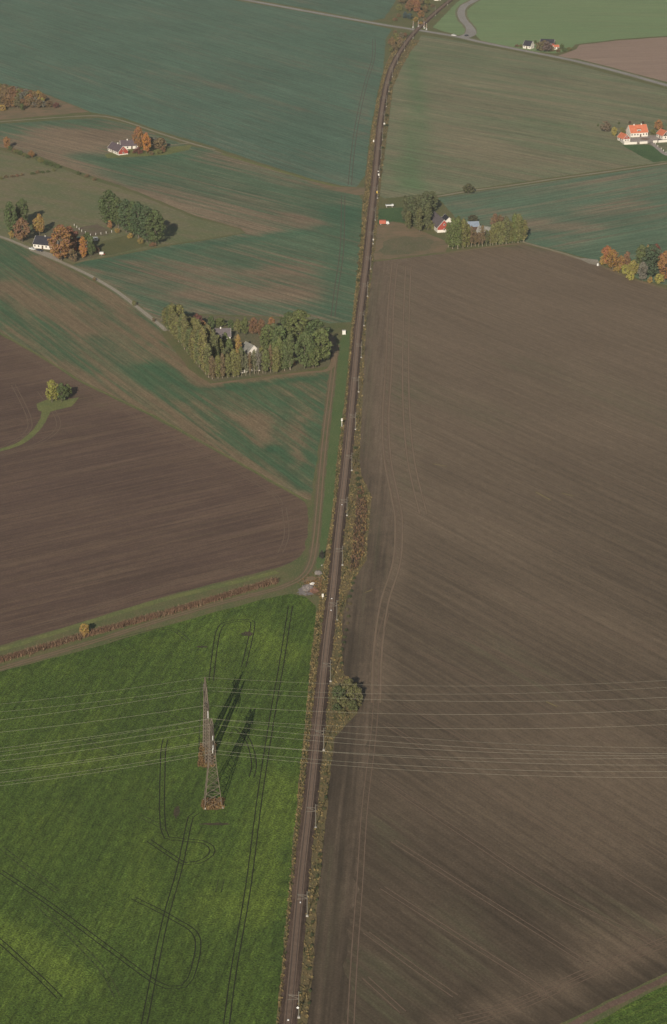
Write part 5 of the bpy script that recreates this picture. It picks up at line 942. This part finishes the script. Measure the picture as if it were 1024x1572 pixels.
# arc length of the mast at photo y 1533 (arm level)
def near_s(pt):
    best = min(range(len(RW)), key=lambda i: (RW[i] - pt).length); return cum[best]
s0 = near_s(Vector(P(452, 1561)[:2])); proto = make_mast(); k = -1; masts = []; first = True
while True:
    s = s0 + 59.45 * k
    if s > cum[-1] - 10 or k > 33: break
    if s > 0:
        p, d, n = at_len(s); o = proto if first else copy_tree(proto); first = False
        q = p + n * 3.0; o.location = (q.x, q.y, 0); o.rotation_euler.z = atan2(n.y, n.x); masts.append((p, n, d)); o['_k'] = k
        o['label'] = ('%s railway mast up the line from the bottom of the picture' % ORD[k]) if k >= 0 else 'railway mast below the bottom edge of the picture'
        del o['_k']
    k += 1
def wire_along(name, zf, off, r, label, mat=None):
    pts = []
    for i in range(len(masts) - 1):
        (p0, n0, d0), (p1, n1, d1) = masts[i], masts[i + 1]; a = p0 + n0 * off; b = p1 + n1 * off
        for j in range(12): t = j / 12; q = a.lerp(b, t); pts.append(Vector((q.x, q.y, zf(t))))
    mb = MB(); mb.path(pts, r, 4); return tag(mb.build(name, mat or M['dkwire']), label, 'wire')
M['dkwire'] = plain('copper_wire', C(84, 74, 66), .5, .05)
wire_along('contact_wire', lambda t: 6.0, 0, .022, 'contact wire above the middle of the railway track'); wire_along('messenger_wire', lambda t: 7.65 - 4 * 1.1 * t * (1 - t), 0, .022, 'sagging messenger wire above the railway contact wire'); wire_along('feeder_wire', lambda t: 8.75 - 4 * .9 * t * (1 - t), 3.9, .022, 'feeder wire on the field side of the railway masts')
e = empty('track_sign', P(457.2, 1565), radians(3), 'white square sign with black dot on the bottom railway mast', 'sign')
mb = MB(); mb.add([(-.42, -.24, 4.1), (0, -.24, 3.68), (.42, -.24, 4.1), (0, -.24, 4.52), (-.42, -.2, 4.1), (0, -.2, 3.68), (.42, -.2, 4.1), (0, -.2, 4.52)], [(0, 1, 2, 3), (7, 6, 5, 4), (0, 4, 5, 1), (1, 5, 6, 2), (2, 6, 7, 3), (3, 7, 4, 0)]); b_ = mb.build('board', M['sign'], e)
mb = MB(); mb.tube((0, -.245, 4.1), (0, -.265, 4.1), .14, n=12); mb.build('dot', M['card'], b_)
for i, (x, y) in enumerate([(442.5, 1566), (461.5, 1385.5), (508.3, 937), (509.3, 919), (525, 775)]):
    e = empty('track_balise', P(x, y, .58), radians(87), '%s white balise between the rails from the bottom' % ORD[i], 'balise', 'balises between the rails')
    mb = MB(); mb.box((0, 0, .08), (.62, .5, .16), 0, .9); mb.build('plate', M['sign'], e); mb = MB(); mb.box((0, 0, .17), (.16, .16, .03)); mb.build('cap', M['card'], e)
# level crossing barriers
def barrier(px, ang, label):
    e = empty('crossing_barrier', P(*px), radians(ang), label, 'barrier'); mb = MB(); mb.box((0, 0, .6), (.5, .5, 1.2)); mb.build('housing', M['carw'], e)
    mb = MB(); mb.tube((0, 0, .9), (.3, 0, 6.2), .13, .09, 6); mb.build('raised_arm', M['sign'], e)
    for q in (.25, .5, .75): mb = MB(); mb.tube((.3 * q - .01, 0, .9 + 5.3 * q - .35), (.3 * q + .03, 0, .9 + 5.3 * q + .35), .15, n=6); mb.build('red_band', M['redp'], e)
    mb = MB(); mb.tube((.8, 0, 0), (.8, 0, 2.6), .08, n=6); l = mb.build('lamp_post', M['trim'], e); mb = MB(); mb.box((.8, -.1, 2.6), (.6, .15, .9)); mb.build('lamp_board', M['card'], l)
for a in [((634, 43), 0, 'crossing barrier at the far left of the level crossing'), ((642, 42), 0, 'crossing barrier at the far right of the level crossing'), ((655, 46), 180, 'crossing barrier nearest the junction'), ((651.5, 44), 180, 'crossing barrier with a warning lamp beside the nearest one')]: barrier(*a)

# ------------------------------------------------------------------ pylons and power line
LA = radians(5.8); LD = Vector((cos(LA), sin(LA), 0)); LP = Vector((-sin(LA), cos(LA), 0))     # along the line / across it (crossarms)
M['pyl'] = plain('weathered_galvanised', C(100, 90, 78), .7, .15, 2, .1); M['cond'] = plain('aluminium_conductor', C(150, 146, 128), .6, .05, 2, .1); M['ins2'] = plain('glass_insulator', C(224, 222, 214), .25, .03)
def lat(mb, c0, h0, c1, h1, n, t=.1, tl=None):
    """lattice between two square sections"""
    def cor(c, h): return [c + Vector((a * h, b * h, 0)) for a, b in ((-1, -1), (1, -1), (1, 1), (-1, 1))]
    for i in range(n):
        a, b = i / n, (i + 1) / n; A_ = cor(c0.lerp(c1, a), h0 + (h1 - h0) * a); B_ = cor(c0.lerp(c1, b), h0 + (h1 - h0) * b)
        for k in range(4):
            mb.bar(A_[k], B_[(k + 1) % 4], t); mb.bar(A_[(k + 1) % 4], B_[k], t); mb.bar(B_[k], B_[(k + 1) % 4], t * .9)
def legs(e, sects, t, name='leg'):
    for a, b in ((-1, -1), (1, -1), (1, 1), (-1, 1)):
        mb = MB()
        for i in range(len(sects) - 1):
            (c0, h0), (c1, h1) = sects[i], sects[i + 1]; mb.bar(c0 + Vector((a * h0, b * h0, 0)), c1 + Vector((a * h1, b * h1, 0)), t)
        mb.build(name, M['pyl'], e)
def ins_string(e, top, ln):
    mb = MB(); n = int(ln / .22)
    for k in range(n): z = top.z - .25 - k * (ln - .4) / n; mb.tube((top.x, top.y, z), (top.x, top.y, z - .1), .17, .1, 8)
    mb.tube(top, top - Vector((0, 0, ln)), .03, n=4); return mb.build('insulator', M['ins2'], e)
T1 = P(327, 1235); T2 = P(318, 1160)
def zsolve(pt, ypx):
    best = 0; lo, hi = 0.0, 60.0
    for _ in range(40):
        z = (lo + hi) / 2; Z = pt.y * cos(TH) + (H - z) * sin(TH); Y = (H - z) * cos(TH) - pt.y * sin(TH)
        if YC + FPX * Y / Z > ypx: lo = z
        else: hi = z
    return z
e1 = empty('lattice_pylon', T1, LA, 'nearer lattice pylon, single square tower with three crossarms', 'pylon'); V3 = Vector
legs(e1, [(V3((0, 0, 0)), 3.0), (V3((0, 0, 16)), 1.3), (V3((0, 0, 29.5)), .6), (V3((0, 0, 32.6)), .08)], .22)
mb = MB(); lat(mb, V3((0, 0, 0)), 3.0, V3((0, 0, 16)), 1.3, 6, .1); lat(mb, V3((0, 0, 16)), 1.3, V3((0, 0, 29.5)), .6, 12, .12); lat(mb, V3((0, 0, 29.5)), .6, V3((0, 0, 32.6)), .1, 2, .08); mb.build('bracing', M['pyl'], e1)
ARMS1 = [(23.4, 4.2, 2.0), (26.4, 7.8, 2.0), (29.3, 6.6, 2.0)]; arm_of = {}
for z, a, ln in ARMS1:
    mb = MB()
    for s_ in (-1, 1):
        for x in (-.6, .6): mb.bar((x, 0, z), (0, s_ * a, z + .1), .2); mb.bar((x, 0, z + 1.5), (0, s_ * a, z + .1), .17)
        for q in (.2, .4, .6, .8): mb.bar((-.6 * (1 - q), s_ * a * q, z + .1 * q), (.6 * (1 - q), s_ * a * q, z + .1 * q), .14); mb.bar((0, s_ * a * q, z), (0, s_ * a * (q - .2), z + 1.5 * (1 - q + .2)), .08); mb.bar((-.6 * (1 - q), s_ * a * q, z), (.6 * (1 - q + .2), s_ * a * (q - .2), z), .08)
    mb.build('crossarm', M['pyl'], e1)
    for s_ in (-1, 1): ins_string(e1, V3((0, s_ * a, z + .1)), ln)
for a, b in ((-1, -1), (1, -1), (1, 1), (-1, 1)): mb = MB(); mb.box((a * 3, b * 3, .2), (.9, .9, .7), 0, .7); mb.build('footing', M['concrete'], e1)
e2 = empty('portal_pylon', T2, LA, 'farther pylon, two lattice legs under one long crossbeam', 'pylon')
for s_ in (-1, 1):
    legs(e2, [(V3((0, s_ * 6.5, 0)), 1.05), (V3((0, s_ * 4.6, 23)), .45), (V3((0, s_ * 4.2, 28.8)), .06)], .28)
    mb = MB(); lat(mb, V3((0, s_ * 6.5, 0)), 1.05, V3((0, s_ * 4.6, 23)), .45, 18, .15); lat(mb, V3((0, s_ * 4.6, 23)), .45, V3((0, s_ * 4.2, 28.8)), .06, 4, .07); mb.build('bracing', M['pyl'], e2)
    for a, b in ((-1, -1), (1, -1), (1, 1), (-1, 1)): mb = MB(); mb.box((a * 1.05, s_ * 6.5 + b * 1.05, .2), (.7, .7, .6), 0, .7); mb.build('footing', M['concrete'], e2)
mb = MB()
for x in (-.55, .55):
    for z in (22.4, 23.6): mb.bar((x, -9.5, z), (x, 9.5, z), .2)
for s_ in (-1, 1):
    for x in (-.55, .55):
        for z in (22.4, 23.6): mb.bar((x, s_ * 9.5, z), (0, s_ * 12.2, 23.4), .12)
y = -9.5
while y < 9.4:
    for x in (-.55, .55): mb.bar((x, y, 22.4), (x, y + 1.0, 23.6), .08); mb.bar((x, y + 1.0, 23.6), (x, y + 2, 22.4), .08)
    for z in (22.4, 23.6): mb.bar((-.55, y, z), (.55, y + 1, z), .08); mb.bar((.55, y + 1, z), (-.55, y + 2, z), .08)
    y += 1.9
mb.build('crossbeam', M['pyl'], e2)
for a in (-12, 0, 12): ins_string(e2, V3((0, a, 22.9 if a == 0 else 23.3)), 3.1)
mb = MB(); mb.bar((0, -4.6, 23), (0, 0, 17), .12); mb.bar((0, 4.6, 23), (0, 0, 17), .12); mb.bar((0, -5.2, 16), (0, 0, 17), .1); mb.bar((0, 5.2, 16), (0, 0, 17), .1); mb.build('tie', M['pyl'], e2)
# wires: (tower, offset across, photo y at tower, photo y at right edge, photo y at left edge)
WR = [(T2, 4.2, 1042, 1044.5, 1081, 0), (T2, -4.2, 1056, 1055, 1093, 0), (T2, 12, 1057, 1070.5, 1105, 3), (T2, 0, 1079, 1089, 1124, 3), (T2, -12, 1102.5, 1112.3, 1148.5, 3),
      (T1, 0, 1103, 1148, 1154, 0), (T1, 6.6, 1112, 1157, 1160.5, 1), (T1, 7.8, 1122, 1160.4, 1168.5, 1), (T1, -6.6, 1138, 1174.5, 1183, 1), (T1, 4.2, 1140, 1163.4, 1186.6, 1), (T1, -7.8, 1154.5, 1184.4, 1201, 1), (T1, -4.2, 1157, 1193.4, 1206, 1)]
order = sorted(range(len(WR)), key=lambda i: WR[i][3])
for i, (T, a, y0, yr, yl, _) in enumerate(WR):
    A0 = T + LP * a; z0 = zsolve(A0, y0)
    if T is T1: z0 = {0: 32.6, 6.6: 27.4, -6.6: 27.4, 7.8: 24.5, -7.8: 24.5, 4.2: 21.5, -4.2: 21.5}[a]
    else: z0 = 28.8 if abs(a) < 5 and a else (19.8 if a == 0 else 20.2)
    cc = .00040; pts = []
    def far(xp, yp, sgn):
        t = (xp - XC) / FPX * 1.0; lo, hi = 0, 400       # find distance along the line where the wire passes photo column xp
        for _ in range(40):
            m_ = (lo + hi) / 2; q = A0 + LD * sgn * m_; Z = q.y * cos(TH) + (H - 20) * sin(TH); X = XC + FPX * q.x / Z
            if (X < xp) == (sgn > 0): lo = m_
            else: hi = m_
        q = A0 + LD * sgn * m_; return m_, zsolve(q, yp)
    tr_, zr = far(1024, yr, 1); tl_, zl = far(0, yl, -1); br = (zr - z0 - cc * tr_ ** 2) / tr_; bl = (zl - z0 - cc * tl_ ** 2) / tl_
    for j in range(-40, 41):
        t = j * 8.0; q = A0 + LD * t; u = abs(t); z = z0 + (br if t > 0 else bl) * u + cc * u * u; pts.append(V3((q.x, q.y, z)))
    print('wire', i, round(z0, 1), round(br, 3), round(bl, 3), 'end', round(pts[-1].z, 1), round(pts[0].z, 1))
    mb = MB(); mb.path(pts, .024 if _ else .018, 5); o = mb.build('power_line_wire', M['cond'])
    tag(o, '%s power line wire from the top where the wires leave the right edge' % ORD[order.index(i)], 'power line', 'wires of the power line')

# ------------------------------------------------------------------ haze
if HAZE_D:
    hm = bpy.data.materials.new('haze'); hm.use_nodes = True; t = hm.node_tree; t.nodes.clear(); pv = t.nodes.new('ShaderNodeVolumePrincipled'); ou = t.nodes.new('ShaderNodeOutputMaterial')
    pv.inputs['Color'].default_value = (.96, .93, .84, 1); pv.inputs['Density'].default_value = HAZE_D; pv.inputs['Anisotropy'].default_value = 0.2; t.links.new(pv.outputs[0], ou.inputs['Volume'])
    mb = MB(); mb.add([(-G0 - 50, -2550, -1), (G0 + 50, -2550, -1), (G0 + 50, 9550, -1), (-G0 - 50, 9550, -1), (-G0 - 50, -2550, 420), (G0 + 50, -2550, 420), (G0 + 50, 9550, 420), (-G0 - 50, 9550, 420)], [(0, 3, 2, 1), (4, 5, 6, 7), (0, 1, 5, 4), (1, 2, 6, 5), (2, 3, 7, 6), (3, 0, 4, 7)])
    tag(mb.build('haze', hm), 'thin autumn haze over the whole landscape', 'haze', kind='stuff')
